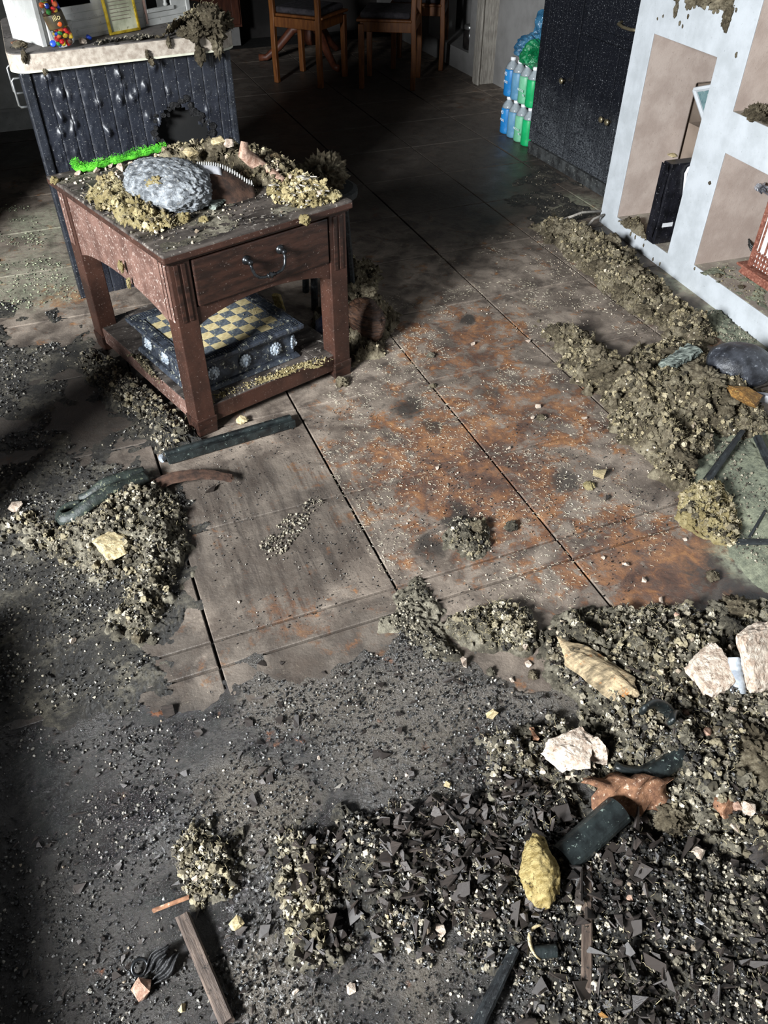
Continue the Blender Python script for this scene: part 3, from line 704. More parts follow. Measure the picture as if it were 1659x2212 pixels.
def floorpoly(pts): return np.array([at(*p)[:2] for p in pts])
def inside(P, poly):
    x, y = P[:, 0], P[:, 1]; r = np.zeros(len(P), bool); n = len(poly)
    for i in range(n):
        (x0, y0), (x1, y1) = poly[i], poly[(i + 1) % n]
        c = ((y0 > y) != (y1 > y)); r ^= c & (x < (x1 - x0) * (y - y0) / (y1 - y0 + 1e-12) + x0)
    return r
def sdist(P, poly):
    "signed distance to the outline, positive inside"
    d = np.full(len(P), 9.0); n = len(poly)
    for i in range(n):
        a, b = poly[i], poly[(i + 1) % n]; e = b - a; t = np.clip(((P - a) @ e) / (e @ e + 1e-12), 0, 1)
        d = np.minimum(d, np.linalg.norm(P - a - t[:, None] * e, axis=1))
    return np.where(inside(P, poly), d, -d)
MOUNDS = []
class Mound:
    "heap on the floor: outline torn by noise, clods of several sizes on its back"
    def __init__(s, pts, H, edge, lump, seed, lumpsc=38.0, wob=.05, patch=0.0, flat=0.0):
        s.poly = floorpoly(pts) if not isinstance(pts, np.ndarray) else pts
        s.H, s.edge, s.lump, s.seed, s.ls, s.wob, s.patch, s.flat = H, edge, lump, seed, lumpsc, wob, patch, flat; MOUNDS.append(s)
    def h(s, P):
        P = np.asarray(P); q = np.c_[P, np.full(len(P), s.seed * .77)]
        d = sdist(P, s.poly) + (fbm(q * 7, 3, s.seed) - .5) * s.wob * 2.4 + (fbm(q * 28, 3, s.seed + 5) - .5) * s.wob * 1.3
        if s.patch: d = np.minimum(d, (fbm(q * 8, 3, s.seed + 9) - s.patch) * .5)
        e = np.clip(d / s.edge, -1, 1); ee = np.where(e > 0, e ** 1.2, e)
        wq = P + .012 * (np.c_[fbm(q * 30, 2, 3), fbm(q * 30 + 9, 2, 4)] - .5) * 4
        big = fbm(q * 8, 3, s.seed + 2); w1 = worley2(wq * s.ls, s.seed); w2 = worley2(wq * s.ls * 2.1 + 5, s.seed + 1); w3 = worley2(P * s.ls * 4.7 + 3, s.seed + 2)
        rel = (.60 - w1) + .55 * (.55 - w2) + .30 * (.5 - w3) + .5 * (fbm(q * s.ls * 6, 3, s.seed + 7, .7) - .5) + .35 * (.5 - np.abs(fbm(q * s.ls * 2.4, 3, s.seed + 8) * 2 - 1))
        if s.flat: rel = rel * np.clip((fbm(q * 6, 3, s.seed + 12) - s.flat) * 7 + .12, .12, 1.2)
        hh = ee * s.H * np.clip(-.15 + 2.2 * big, .1, 2) + np.clip(e * 4, 0, 1) * s.lump * rel
        return np.where(e > 0, hh - .0012, e * .02 - .0012)
    def build(s, name, mat_, label, step=.0034):
        lo, hi = s.poly.min(0) - .04, s.poly.max(0) + .04; xs = np.arange(lo[0], hi[0], step); ys = np.arange(lo[1], hi[1], step)
        X, Y = np.meshgrid(xs, ys); P = np.c_[X.ravel(), Y.ravel()]; P = P + rng.uniform(-.3, .3, P.shape) * step
        z = s.h(P); z = np.where(blocked(P), -.01, z); i = np.arange(len(P)).reshape(X.shape)
        F = np.stack([i[:-1, :-1].ravel(), i[:-1, 1:].ravel(), i[1:, 1:].ravel(), i[1:, :-1].ravel()], 1)
        F = F[(z[F] > -.001).any(1)]; used = np.unique(F); m = np.full(len(P), -1); m[used] = np.arange(len(used))
        s.ob = stuff(name, mesh_np(name, np.c_[P, np.maximum(z, -.003)][used], m[F], mat_, True), label); return s.ob
    def on(s, n, clumpy=.4, seed=0, sc=12):
        "spots that lie on the heap itself"
        P = scatter(s.poly, int(n * 1.3), clumpy, seed, sc); return P[s.h(P) > .0005][:n]
    def crumbs(s, name, n, a, b, kinds, mat_, p=2.6, clumpy=.4, sc=12, tilt=None, sink=.25, seed=0):
        P = s.on(n, clumpy, seed, sc); o = link(name, joined(name, kinds, np.c_[P, ground(P)], sizes(len(P), a, b, p), mat_, 1.0, tilt, sink), s.ob); o['kind'] = 'stuff'; return o
    def fibres(s, n):
        P = s.on(n, .2, 3); o = threads('fibres', np.c_[P, ground(P) + .001], M['wool_thread'], (.004, .013), .00038, None, 1.6); o.parent = s.ob; o['kind'] = 'stuff'
        for k in ('category', 'label'):
            if k in o: del o[k]
def ground(P):
    P = np.asarray(P, dtype=float).reshape(-1, 2); z = np.zeros(len(P))
    for m in MOUNDS:
        lo, hi = m.poly.min(0) - .05, m.poly.max(0) + .05; k = np.nonzero(((P > lo) & (P < hi)).all(1))[0]
        if len(k): z[k] = np.maximum(z[k], m.h(P[k]))
    return z
def gz(x, y): return float(ground([[x, y]])[0])
# keep loose bits out of the furniture feet and bodies
def blocked(P):
    x, y = P[:, 0], P[:, 1]; c, s = math.cos(.309), math.sin(.309); lx = (x - .213) * c + (y - 2.089) * s; ly = -(x - .213) * s + (y - 2.089) * c
    b = (lx > -.004) & (lx < .612) & (ly > -.004) & (ly < .763)
    c, s = math.cos(.12), math.sin(.12); ix = (x + .026) * c + (y - 3.222) * s; iy = -(x + .026) * s + (y - 3.222) * c
    b |= (ix > -.014) & (ix < .745) & (iy > -.014)
    b |= (x > 2.29 + .0752 * (y - 1.856)) & (y < 3.13)
    b |= (x < -.61)
    b |= (x > 2.585) & (y < 4.165) & (y > 3.1)
    return b
def scatter(pts, n, clumpy=0.0, seed=0, sc=12):
    "n random spots inside an outline given in photo pixels"
    poly = floorpoly(pts) if not isinstance(pts, np.ndarray) else pts; lo, hi = poly.min(0), poly.max(0); out = []; tot = 0
    while tot < n:
        P = rng.uniform(lo, hi, (max(4 * n, 200), 2)); P = P[inside(P, poly)]; P = P[~blocked(P)]
        if clumpy: P = P[rng.random(len(P)) < np.clip((fbm(np.c_[P * sc, np.full(len(P), seed)], 3, seed) - .5) * clumpy * 6 + .45, .02, 1)]
        out.append(P); tot += len(P)
        if len(out) > 40: break
    return np.concatenate(out)[:n]
def sizes(n, a, b, p=2.2):
    return a + (b - a) * rng.random(n) ** p
def strew(name, pts, n, a, b, kinds, mat_, label, clumpy=.6, squash=1.0, tilt=None, p=2.2, sc=12, sink=.25):
    P = scatter(pts, n, clumpy, int(n * 7 + a * 1e4) % 97, sc); z = ground(P)
    return stuff(name, joined(name, kinds, np.c_[P, z], sizes(len(P), a, b, p), mat_, squash, tilt, sink), label)
def threads(name, pos, mat_, length=(.006, .018), r=.0005, label='', up=.25):
    n = len(pos); h = rng.uniform(0, 2 * PI, n); L = rng.uniform(length[0], length[1], n); bend = rng.uniform(-2.2, 2.2, n); rise = rng.uniform(0, up, n)
    pts = []
    for t in (0, .5, 1.0):
        a = h + bend * t; pts.append(pos + np.c_[np.cos(a) * L * t, np.sin(a) * L * t, rise * L * t * (2 - t) + r * 1.0])
    V = []; 
    for k, p in enumerate(pts):
        rr = r * (1.0 if k == 1 else .7); nx, ny = -np.sin(h + bend * k / 2), np.cos(h + bend * k / 2)
        V += [p + np.c_[nx * rr, ny * rr, np.zeros(n)], p + np.c_[np.zeros(n), np.zeros(n), np.full(n, rr * 1.6)], p - np.c_[nx * rr, ny * rr, np.zeros(n)]]
    V = np.stack(V, 1).reshape(-1, 3); q = []
    for s in (0, 3):
        for j in range(3): q.append((s + j, s + (j + 1) % 3, s + 3 + (j + 1) % 3, s + 3 + j))
    F = (np.array(q)[None] + (np.arange(n) * 9)[:, None, None]).reshape(-1, 4)
    return stuff(name, mesh_np(name, V, F, mat_, False), label, 'fibres')

# ------------------------------------------------------------------ debris materials
def wool_mat(name, dark, mid, pale, rough=.95, spec=.1, gloss=0):
    g = NT(name); P = g.geo.outputs['Position']
    n = g.math('ADD', g.math('MULTIPLY', g.noise(11, 4, .6, P), .6), g.math('MULTIPLY', g.noise(70, 5, .7, P), .5))
    col = g.ramp(n, [(.36, W(dark)), (.54, W(mid)), (.70, W(pale))])
    fl = g.step(g.noise(150, 3, .8, P), .63, .69); col = g.mix(g.math('MULTIPLY', fl, .7), col, W(pale))
    g.set(col=col, rough=rough, spec=spec); g.bump(g.noise(240, 6, .8, P), 1.0, .010); return g.m
def bit_mat(name, stops, rough=.9, spec=.15):
    g = NT(name); n = g.math('ADD', g.geo.outputs['Random Per Island'], g.math('MULTIPLY', g.math('SUBTRACT', g.noise(90, 4, .7, g.geo.outputs['Position']), .5), .5))
    g.set(col=g.ramp(n, [(p, W(c)) for p, c in stops]), rough=rough, spec=spec); g.bump(g.noise(260, 4, .7), .6, .003); return g.m
M['wool'] = wool_mat('wool', (38, 34, 28), (110, 100, 82), (176, 165, 140))
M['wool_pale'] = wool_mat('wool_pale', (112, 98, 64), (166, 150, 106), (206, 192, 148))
M['wool_grey'] = wool_mat('wool_grey', (24, 22, 20), (100, 94, 80), (176, 168, 148), .8, .25)
M['mud_mix'] = wool_mat('mud_mix', (24, 23, 22), (52, 49, 44), (112, 106, 92), .5, .5)
M['wool_bit'] = bit_mat('wool_bit', [(.05, (48, 43, 34)), (.45, (106, 97, 76)), (.8, (146, 134, 106)), (1.05, (176, 165, 140))])
M['clod_bit'] = bit_mat('clod_bit', [(.0, (40, 37, 31)), (.5, (92, 85, 70)), (1.0, (142, 132, 108))])
M['grey_bit'] = bit_mat('grey_bit', [(.05, (26, 24, 22)), (.38, (88, 82, 71)), (.75, (134, 126, 109)), (1.05, (180, 172, 154))], .75, .3)
M['char_bit'] = bit_mat('char_bit', [(.05, (12, 12, 13)), (.5, (34, 33, 33)), (.8, (70, 67, 63)), (.97, (130, 123, 110))], .16, .8)
M['grit'] = bit_mat('grit', [(.05, (16, 16, 17)), (.6, (44, 43, 42)), (.85, (84, 81, 77)), (.98, (150, 145, 134))], .14, .8)
M['black_grit'] = bit_mat('black_grit', [(.05, (10, 10, 12)), (.6, (30, 31, 33)), (.9, (66, 66, 66)), (.99, (130, 128, 124))], .10, .9)
M['char_shard'] = mat('char_shard', (14, 13, 13), (66, 58, 53), 50, 0.36, spec=.55, bump=.4, bsc=140, island=True, grain=(1, 6, 1))
M['pale_bit'] = bit_mat('pale_bit', [(.0, (104, 92, 78)), (.5, (160, 146, 128)), (.95, (208, 196, 178))], .85)
M['plaster'] = mat('plaster', (160, 140, 124), (212, 198, 182), 60, 0.9, spec=.15, bump=1.0, bsc=110, bd=.006, dust=((104, 86, 72), .34, 80))
M['thread'] = mat('thread', (186, 176, 150), (222, 214, 192), 10, 0.8)
M['wool_thread'] = mat('wool_thread', (120, 110, 84), (176, 164, 130), 10, 0.9)
def mud_mat():
    g = NT('wet_mud'); P = g.geo.outputs['Position']; a = g.noise(5, 5, .6, P); b = g.noise(60, 5, .7, P); c = g.noise(220, 4, .7, P)
    col = g.mix(g.step(a, .38, .60), W((34, 32, 31)), W((52, 49, 46)))
    pale = 0
    for px, py, r in ((880, 1540, .28), (640, 1500, .20), (1120, 1480, .20), (560, 1750, .15), (600, 2120, .12), (900, 2120, .10)):
        n_ = g.math('MULTIPLY', g.math('SUBTRACT', g.noise(6, 4, .6, P), .5), .35); b_ = blob(g, P, px, py, r, .7, 1.0, n_); pale = b_ if pale == 0 else g.math('MAXIMUM', pale, b_)
    col = g.mix(g.math('MULTIPLY', pale, .75), col, W((92, 85, 76))); col = g.mix(g.step(b, .52, .66), col, W((24, 23, 23)))
    rust = g.math('MULTIPLY', g.step(g.noise(6, 4, .6, P), .60, .68), g.step(g.noise(26, 5, .7, P), .52, .62)); col = g.mix(g.math('MULTIPLY', rust, .7), col, W((122, 72, 38)))
    col = g.mix(g.math('MULTIPLY', g.step(c, .66, .70), .5), col, W((150, 146, 136)))
    g.set(col=col, rough=g.mixf(g.step(a, .35, .65), .10, .30), spec=.8); g.bump(g.math('ADD', g.math('MULTIPLY', b, .6), c), 1.0, .007); return g.m
M['mud'] = mud_mat()

# ------------------------------------------------------------------ mud and heaps
g1 = Mound([(-420, 1640), (60, 1560), (480, 1476), (700, 1400), (870, 1350), (1000, 1420), (1180, 1440), (1420, 1500), (1700, 1700), (1700, 2400), (-600, 2400)], .004, .10, .008, 21, 62, .12, 0, .52)
g1.build('wet_mud', M['mud'], 'sheet of wet grey-black mud and ash over the near floor', .0052)
g2 = Mound([(-420, 1000), (120, 985), (330, 1010), (420, 1080), (410, 1250), (330, 1420), (250, 1520), (60, 1552), (-420, 1640)], .005, .09, .010, 22, 58, .12, 0, .45)
g2.build('ash_crust', M['mud_mix'], 'crusty grey ash over the floor at the left edge', .0048)
g3 = Mound([(-420, 640), (60, 640), (200, 720), (250, 800), (400, 960), (330, 980), (100, 985), (-420, 1000)], .005, .07, .010, 23, 50, .06, .38, .48)
g3.build('ash_crust', M['mud_mix'], 'dark crust of soot on the floor beside the table', .006)
g4 = Mound([(1500, 930), (1700, 900), (1800, 1300), (1640, 1270), (1560, 1190), (1540, 1100), (1490, 1040)], .008, .05, .006, 24, 50, .03, 0, .5)
M['ash_green'] = wool_mat('ash_green', (70, 74, 66), (140, 144, 124), (186, 188, 160), .9, .2)
g4.build('ash_patch', M['ash_green'], 'grey-green ash patch under the charred sticks', .005)
g5 = Mound([(1560, 660), (1660, 752), (1800, 860), (1800, 900), (1640, 800), (1560, 745), (1500, 700)], .010, .05, .008, 25, 50, .03, .30)
g5.build('ash_patch', M['ash_green'], 'greenish ash drift along the foot of the white unit', .006)
g6 = Mound([(1090, 420), (1150, 330), (1298, 426), (1300, 478), (1200, 520), (1110, 490)], .004, .08, .006, 26, 45, .06, .48)
g6.build('ash_patch', M['mud_mix'], 'thin ash litter in front of the black cabinet', .007)

m1 = Mound([(1140, 484), (1280, 508), (1350, 556), (1425, 622), (1490, 680), (1542, 716), (1560, 742), (1492, 748), (1436, 716), (1368, 682), (1310, 650), (1266, 600), (1228, 552), (1190, 515)], .050, .11, .034, 1, 24, .07)
m1.build('wool_heap', M['wool'], 'olive tan heap of mineral wool along the foot of the white unit')
m2 = Mound([(1160, 706), (1246, 718), (1300, 750), (1344, 780), (1396, 760), (1448, 742), (1520, 752), (1600, 800), (1659, 880), (1680, 945), (1560, 945), (1510, 1000), (1490, 1062), (1430, 1040), (1366, 998), (1322, 932), (1300, 878), (1240, 826), (1195, 780)], .060, .11, .034, 2, 24, .07)
m2.build('wool_heap', M['wool'], 'broad heap of mineral wool in the middle of the right side')
m3 = Mound([(1456, 1068), (1500, 1045), (1560, 1056), (1582, 1110), (1600, 1178), (1560, 1190), (1500, 1140), (1462, 1112)], .045, .06, .028, 3, 34, .04)
m3.build('wool_heap', M['wool_pale'], 'small pale wool heap beside the grey-green ash patch')
m4 = Mound([(1170, 1372), (1290, 1325), (1400, 1305), (1520, 1315), (1640, 1280), (1850, 1280), (1850, 1900), (1560, 1870), (1440, 1800), (1330, 1740), (1230, 1700), (1060, 1700), (1030, 1600), (1150, 1560), (1262, 1536), (1190, 1452)], .045, .12, .030, 4, 36, .07)
m4.build('wool_heap', M['wool_grey'], 'wide heap of wool and plaster crumbs in the lower right corner', .0036)
m5 = Mound([(590, 1880), (740, 1770), (960, 1690), (1060, 1690), (1230, 1690), (1330, 1740), (1450, 1800), (1580, 1870), (1900, 1900), (1900, 2400), (1080, 2400), (1110, 2110), (960, 2075), (880, 2110), (760, 2130), (640, 2080), (620, 1960)], .030, .12, .020, 5, 48, .09)
m5.build('char_heap', M['mud_mix'], 'dark heap of char splinters and wet ash along the bottom of the picture', .0036)
m6 = Mound([(952, 1350), (1000, 1310), (1080, 1305), (1140, 1330), (1172, 1388), (1140, 1415), (1060, 1412), (990, 1396)], .026, .04, .022, 6, 46, .04)
m6.build('wool_heap', M['wool_grey'], 'flat grey wool pad on the swept floor near the centre', .0032)
m7 = Mound([(850, 1290), (900, 1258), (945, 1300), (962, 1350), (990, 1420), (930, 1432), (870, 1390), (838, 1340)], .014, .05, .014, 7, 60, .05)
m7.build('ash_heap', M['wool_grey'], 'small grey ash smear at the crossing of the floor joints', .0036)
m8 = Mound([(140, 1130), (220, 1050), (330, 1060), (410, 1110), (410, 1190), (378, 1260), (350, 1340), (300, 1400), (252, 1360), (270, 1270), (180, 1250), (50, 1220), (10, 1140), (80, 1100)], .034, .10, .024, 8, 44, .08)
m8.build('ash_heap', M['wool_grey'], 'ash heap under the melted black strap', .0036)
m9 = Mound([(180, 760), (270, 790), (420, 930), (440, 958), (400, 985), (350, 1000), (320, 950), (240, 870), (170, 820)], .022, .06, .020, 9, 50, .06)
m9.build('ash_heap', M['mud_mix'], 'dark crumbly ash along the front foot of the table')
m10 = Mound([(352, 1835), (420, 1790), (490, 1830), (500, 1910), (440, 1970), (382, 1930)], .022, .06, .020, 10, 56, .06)
m10.build('wool_heap', M['wool_grey'], 'small wool heap above the wooden batten', .0032)
m11 = Mound([(740, 590), (800, 580), (850, 690), (845, 775), (770, 790), (700, 770), (690, 700)], .10, .10, .03, 11, 28, .06)
m11.build('wool_heap', M['wool'], 'shaded wool heap behind the right leg of the table', .005)
m15 = Mound([(600, 1780), (700, 1840), (720, 1960), (700, 2060), (640, 2060), (600, 1960)], .026, .07, .024, 15, 46, .07)
m15.build('wool_heap', M['wool_grey'], 'wool lump heap left of the char splinters', .0036)
m16 = Mound([(985, 1120), (1050, 1130), (1060, 1180), (1020, 1210), (970, 1180)], .012, .03, .014, 16, 60, .04)
m16.build('wool_heap', M['wool_grey'], 'crumbled wool beside a dark footprint', .0036)

# ------------------------------------------------------------------ loose grains and crumbs (nobody could count them)
g1.crumbs('grit', 9500, .0011, .0046, 'rock', M['grit'], 2.4, 1.0, 9, .6)
g1.crumbs('black_grit', 8000, .0011, .0040, 'rock', M['black_grit'], 2.2, 1.0, 7, .6, seed=4)
g1.crumbs('pale_crumbs', 420, .0012, .0050, 'lump', M['pale_bit'], 2.4, 1.2, 8)
g1.crumbs('splinters', 900, .003, .012, 'shard', M['char_shard'], 1.8, .9, 8, .35)
g2.crumbs('grit', 5000, .0012, .005, 'rock', M['grit'], 2.2, .8)
g2.crumbs('pale_crumbs', 1400, .0014, .006, 'lump', M['grey_bit'], 2.2, 1.0, 8)
g3.crumbs('grit', 3200, .0016, .006, 'rock', M['grit'], 2.2, .8)
g3.crumbs('pale_crumbs', 500, .0016, .006, 'lump', M['grey_bit'], 2.2, 1.0, 8)
g4.crumbs('ash_crumbs', 900, .0014, .006, 'lump', M['grey_bit'], 2.2, .8)
g5.crumbs('ash_crumbs', 500, .0016, .006, 'lump', M['grey_bit'], 2.2, .8)
g6.crumbs('ash_crumbs', 500, .0016, .007, 'lump', M['grey_bit'], 2.2, .8)
for mo, n, nl, nf, mt in ((m1, 2200, 420, 2200, 'wool_bit'), (m2, 2600, 520, 2800, 'wool_bit'), (m3, 400, 70, 700, 'wool_bit'), (m4, 5500, 700, 2400, 'grey_bit'), (m6, 700, 60, 500, 'grey_bit'), (m8, 1900, 260, 600, 'grey_bit'), (m9, 1000, 90, 200, 'grey_bit'), (m10, 500, 60, 150, 'grey_bit'), (m11, 300, 60, 500, 'wool_bit'), (m15, 900, 120, 300, 'grey_bit'), (m16, 250, 25, 100, 'grey_bit')):
    mo.crumbs('crumbs', n, .0016, .0065, 'lump', M[mt], 2.4)
    mo.crumbs('clods', nl, .006, .015, 'clod', M['clod_bit'], 2.0, .5)
    mo.crumbs('tufts', int(n * (.7 if mo in (m1, m2) else .3)), .003, .0095, 'tuft', M[mt], 1.8, .3, seed=9)
    mo.fibres(int(nf * 1.3))
m4.crumbs('char_crumbs', 3000, .0016, .0065, 'rock', M['char_bit'], 2.2, 1.2, 8)
m4.crumbs('plaster_bits', 300, .003, .009, 'rock', M['pale_bit'], 2.0, .9, 7)
m4.crumbs('splinters', 700, .004, .013, 'shard', M['char_shard'], 1.6, 1.1, 8, .5)
m5.crumbs('char_crumbs', 6000, .0016, .0060, 'rock', M['char_bit'], 2.2, .5)
m5.crumbs('wool_crumbs', 5200, .0014, .0055, 'lump', M['grey_bit'], 2.0, 2.0, 6)
m5.crumbs('wool_tufts', 900, .0025, .0075, 'tuft', M['grey_bit'], 1.8, 2.0, 6, seed=3)
m5.crumbs('wool_clods', 160, .005, .010, 'clod', M['grey_bit'], 2.0, 2.0, 6)
m5.fibres(900)
m5.crumbs('splinters', 2300, .004, .022, 'shard', M['char_shard'], 2.2, .5, 9, .6, -.35)
m5.crumbs('plaster_bits', 160, .003, .009, 'rock', M['pale_bit'], 2.0, .9)
m7.crumbs('crumbs', 500, .0016, .006, 'lump', M['grey_bit'])
strew('crumb_drift', [(560, 1175), (640, 1095), (690, 1070), (700, 1090), (620, 1190), (575, 1215)], 420, .0018, .007, 'lump', M['grey_bit'], 'narrow crumb drift swept across the grey tile', .8, sc=20)
m1.crumbs('plaster_bits', 110, .003, .009, 'rock', M['pale_bit'], 2.0, .9); m2.crumbs('plaster_bits', 170, .003, .009, 'rock', M['pale_bit'], 2.0, .9)
M['ash_bit'] = bit_mat('ash_bit', [(.05, (60, 64, 56)), (.5, (128, 134, 112)), (.95, (182, 186, 154))])
strew('ash_crumbs', [(-260, 420), (60, 415), (118, 440), (150, 560), (190, 650), (60, 690), (-260, 690)], 2600, .0015, .008, 'lump', M['ash_bit'], 'grey-green ash crumbs on the floor left of the island', 1.2, squash=.5)
strew('floor_grit', [(420, 1000), (760, 870), (1300, 900), (1500, 1120), (1330, 1320), (900, 1300), (480, 1400)], 2200, .0010, .0032, 'rock', M['grit'], 'fine dark grit on the swept tiles', .5)
strew('plaster_crumbs', [(1150, 480), (1560, 700), (1560, 780), (1480, 790), (1250, 700), (1150, 560)], 700, .0014, .005, 'lump', M['pale_bit'], 'pale plaster crumbs between the two wool heaps', .9)
strew('plaster_crumbs', [(800, 690), (1160, 650), (1500, 1000), (1480, 1150), (1000, 1300), (760, 1000)], 800, .0012, .0045, 'lump', M['pale_bit'], 'pale crumbs on the tiles in the middle', .9)
# pale threads trodden onto the tiles
P = scatter([(800, 640), (1150, 600), (1300, 880), (1500, 1120), (1330, 1330), (960, 1300), (820, 1240), (700, 1000), (680, 880)], 4200, 1.3, 5, 7)
threads('thread_litter', np.c_[P, np.zeros(len(P))], M['thread'], (.003, .011), .00038, 'short pale threads stuck to the stained tiles')
P = scatter([(900, 540), (1180, 480), (1400, 720), (1200, 720)], 420, 1.4, 6, 8); threads('thread_litter', np.c_[P, np.zeros(len(P))], M['thread'], (.004, .012), .0004, 'pale threads on the shaded tiles')
# ------------------------------------------------------------------ helpers for single pieces
def mpp(px, py, z=0.0):
    return float(np.linalg.norm(at(px + 5, py, z) - at(px - 5, py, z))) / 10
def head(p, q): return math.atan2(q[1] - p[1], q[0] - p[0])
def eulerM(rz=0, tx=0, ty=0): return Matrix.Rotation(rz, 4, 'Z') @ Matrix.Rotation(ty, 4, 'Y') @ Matrix.Rotation(tx, 4, 'X')
def lay(name, label, cat, V, F, m, pos, scale, rz=0, tx=0, ty=0, sink=.0, group=None, smooth=False):
    "one loose piece set down with its lowest point on the ground"
    Mx = np.array(eulerM(rz, tx, ty))[:3, :3]; v = (np.asarray(V) * np.array(scale)) @ Mx.T; v[:, 2] -= v[:, 2].min()
    o = link(name, mesh_np(name, v, F, m, smooth), None, (pos[0], pos[1], pos[2] - sink))
    return tag(o, label, cat, group)
def stone(label, px, py, r, m, seed, flat=.7, n=15, lvl=3, rough=.09, rz=0, tx=0, ty=0, name='stone', cat='stone', z=None, sink=.15, asp=1.0, group=None, off=0.0):
    "broken lump r pixels across its half width, lying where the photograph shows it"
    c = at(px, py, off); k = mpp(px, py, off) * r; zz = (gz(c[0], c[1]) if z is None else z)
    V, F = rock_shape(seed, n, lvl, rough)
    return lay(name, label, cat, V, F, m, (c[0], c[1], zz), (k, k * asp, k * flat), rz, tx, ty, sink * k * flat, group)
WOOLV = [clod_shape(4, k + 200) for k in range(14)]; WOOLM = {}
def wool(label, pos, r, m='wool', k=0, squash=.75, rz=0, group=None, asp=1.0, sink=.3, big=False):
    "a torn lump of mineral wool"
    k = k % 14; key = (k, m, big)
    if key not in WOOLM:
        V, F = (clod_shape(5, k + 300) if big else WOOLV[k]); WOOLM[key] = mesh_np('wool_clump', V, F, M[m], True)
    o = link('wool_clump', WOOLM[key], None, (pos[0], pos[1], pos[2] + r * squash * (.62 - sink)), (0, 0, rz)); o.scale = (r, r * asp, r * squash)
    return tag(o, label, 'wool clump', group)
def loft(L, w, h, n=24, k=10, rough=.1, seed=1, taper=(1, 1), square=.0, bend=0.0, sag=0.0):
    "bar along x with an uneven skin; square 0 round .. 1 boxy"
    V = []; r = np.random.default_rng(seed)
    for i in range(n + 1):
        t = i / n; tp = taper[0] + (taper[1] - taper[0]) * t
        for j in range(k):
            a = 2 * PI * (j + .5) / k; c, s = math.cos(a), math.sin(a)
            q = 1 / max(abs(c), abs(s)); f = 1 + (q - 1) * square
            V.append((t * L, c * f * w / 2 * tp + bend * math.sin(PI * t), s * f * h / 2 * tp + h / 2 + sag * math.sin(PI * t)))
    V = np.array(V); ctr = V.copy(); ctr[:, 1] = bend * np.sin(PI * V[:, 0] / L); ctr[:, 2] = h / 2 + sag * np.sin(PI * V[:, 0] / L)
    nn = fbm(V * (14 / max(L, .05)) * np.array([1, 3, 3]) + seed, 3, seed) - .5; n2 = fbm(V * (60 / max(L, .05)) + seed, 2, seed + 3) - .5
    V = ctr + (V - ctr) * (1 + rough * 3 * nn + rough * 1.5 * n2)[:, None]
    e = rng.uniform(-.02, .02, k) * L; V[:k, 0] += e; V[-k:, 0] += rng.uniform(-.02, .02, k) * L
    F = [(i * k + j, i * k + (j + 1) % k, (i + 1) * k + (j + 1) % k, (i + 1) * k + j) for i in range(n) for j in range(k)]
    c0, c1 = len(V), len(V) + 1; V = np.vstack([V, V[:k].mean(0), V[-k:].mean(0)])
    T = []
    for f in F: T += [(f[0], f[1], f[2]), (f[0], f[2], f[3])]
    T += [(c0, (j + 1) % k, j) for j in range(k)] + [(c1, n * k + j, n * k + (j + 1) % k) for j in range(k)]
    return V, np.array(T)
def stick(name, label, cat, a, b, w, h, m, seed=1, rough=.1, square=.6, taper=(1, 1), za=None, zb=None, bend=0, n=28, smooth=False, group=None):
    "bar between two spots given in photo pixels; za, zb: heights of its ends"
    A, B = at(*a), at(*b); za = gz(*A[:2]) if za is None else za; zb = gz(*B[:2]) if zb is None else zb
    A, B = at(a[0], a[1], za), at(b[0], b[1], zb); L = float(np.linalg.norm(B - A)); V, F = loft(L, w, h, n, 10, rough, seed, taper, square, bend)
    o = link(name, mesh_np(name, V, F, m, smooth), None, (A[0], A[1], za - .001), (0, -math.asin((zb - za) / L), head(A, B)))
    return tag(o, label, cat, group)
M['charwood'] = mat('charwood', (12, 13, 15), (40, 44, 46), 50, .5, bump=.8, bsc=120, bd=.004, grain=(.4, 2, 2), dust=((110, 116, 112), .14, 130))
M['charwood_pale'] = mat('charwood_pale', (46, 52, 50), (158, 166, 156), 60, .9, spec=.15, bump=1.0, bsc=110, bd=.006, grain=(.5, 2, 2))
M['black_plastic'] = mat('black_plastic', (14, 17, 18), (36, 42, 42), 30, .38, spec=.5, bump=.4, bsc=110, bd=.003, dust=((110, 122, 114), .16, 90))
M['green_black'] = mat('green_black', (18, 22, 21), (48, 55, 50), 40, .45, bump=.6, bsc=110, bd=.003, dust=((140, 142, 116), .25, 90))
M['batten'] = mat('batten', (52, 42, 36), (92, 78, 68), 50, .6, bump=.5, bsc=120, grain=(.3, 2, 2), dust=((30, 27, 25), .3, 90))
M['foam'] = mat('foam', (128, 110, 66), (176, 158, 110), 60, .95, spec=.08, bump=1.0, bsc=170, bd=.006, dust=((50, 40, 26), .34, 60), grain=(1, 2, 1))
M['yellow_stone'] = mat('yellow_stone', (146, 130, 96), (196, 180, 144), 90, .9, spec=.15, bump=.8, bsc=200, bd=.004, dust=((96, 82, 62), .2, 90))
M['terracotta'] = mat('terracotta', (84, 58, 44), (132, 96, 72), 60, .85, spec=.2, bump=.6, bsc=160, bd=.003, dust=((190, 164, 142), .28, 110))
M['pinkrock'] = mat('pinkrock', (128, 98, 82), (186, 158, 140), 70, .9, spec=.15, bump=.8, bsc=160, bd=.004, dust=((84, 64, 52), .25, 90))
M['slabtan'] = mat('slabtan', (92, 82, 66), (180, 160, 128), 30, .9, spec=.15, bump=.9, bsc=120, bd=.004, grain=(1, 2.5, 1), dust=((160, 108, 60), .3, 40))
M['sponge'] = mat('sponge', (88, 60, 26), (136, 96, 44), 70, .8, bump=.8, bsc=180, bd=.004, dust=((216, 188, 110), .3, 240))
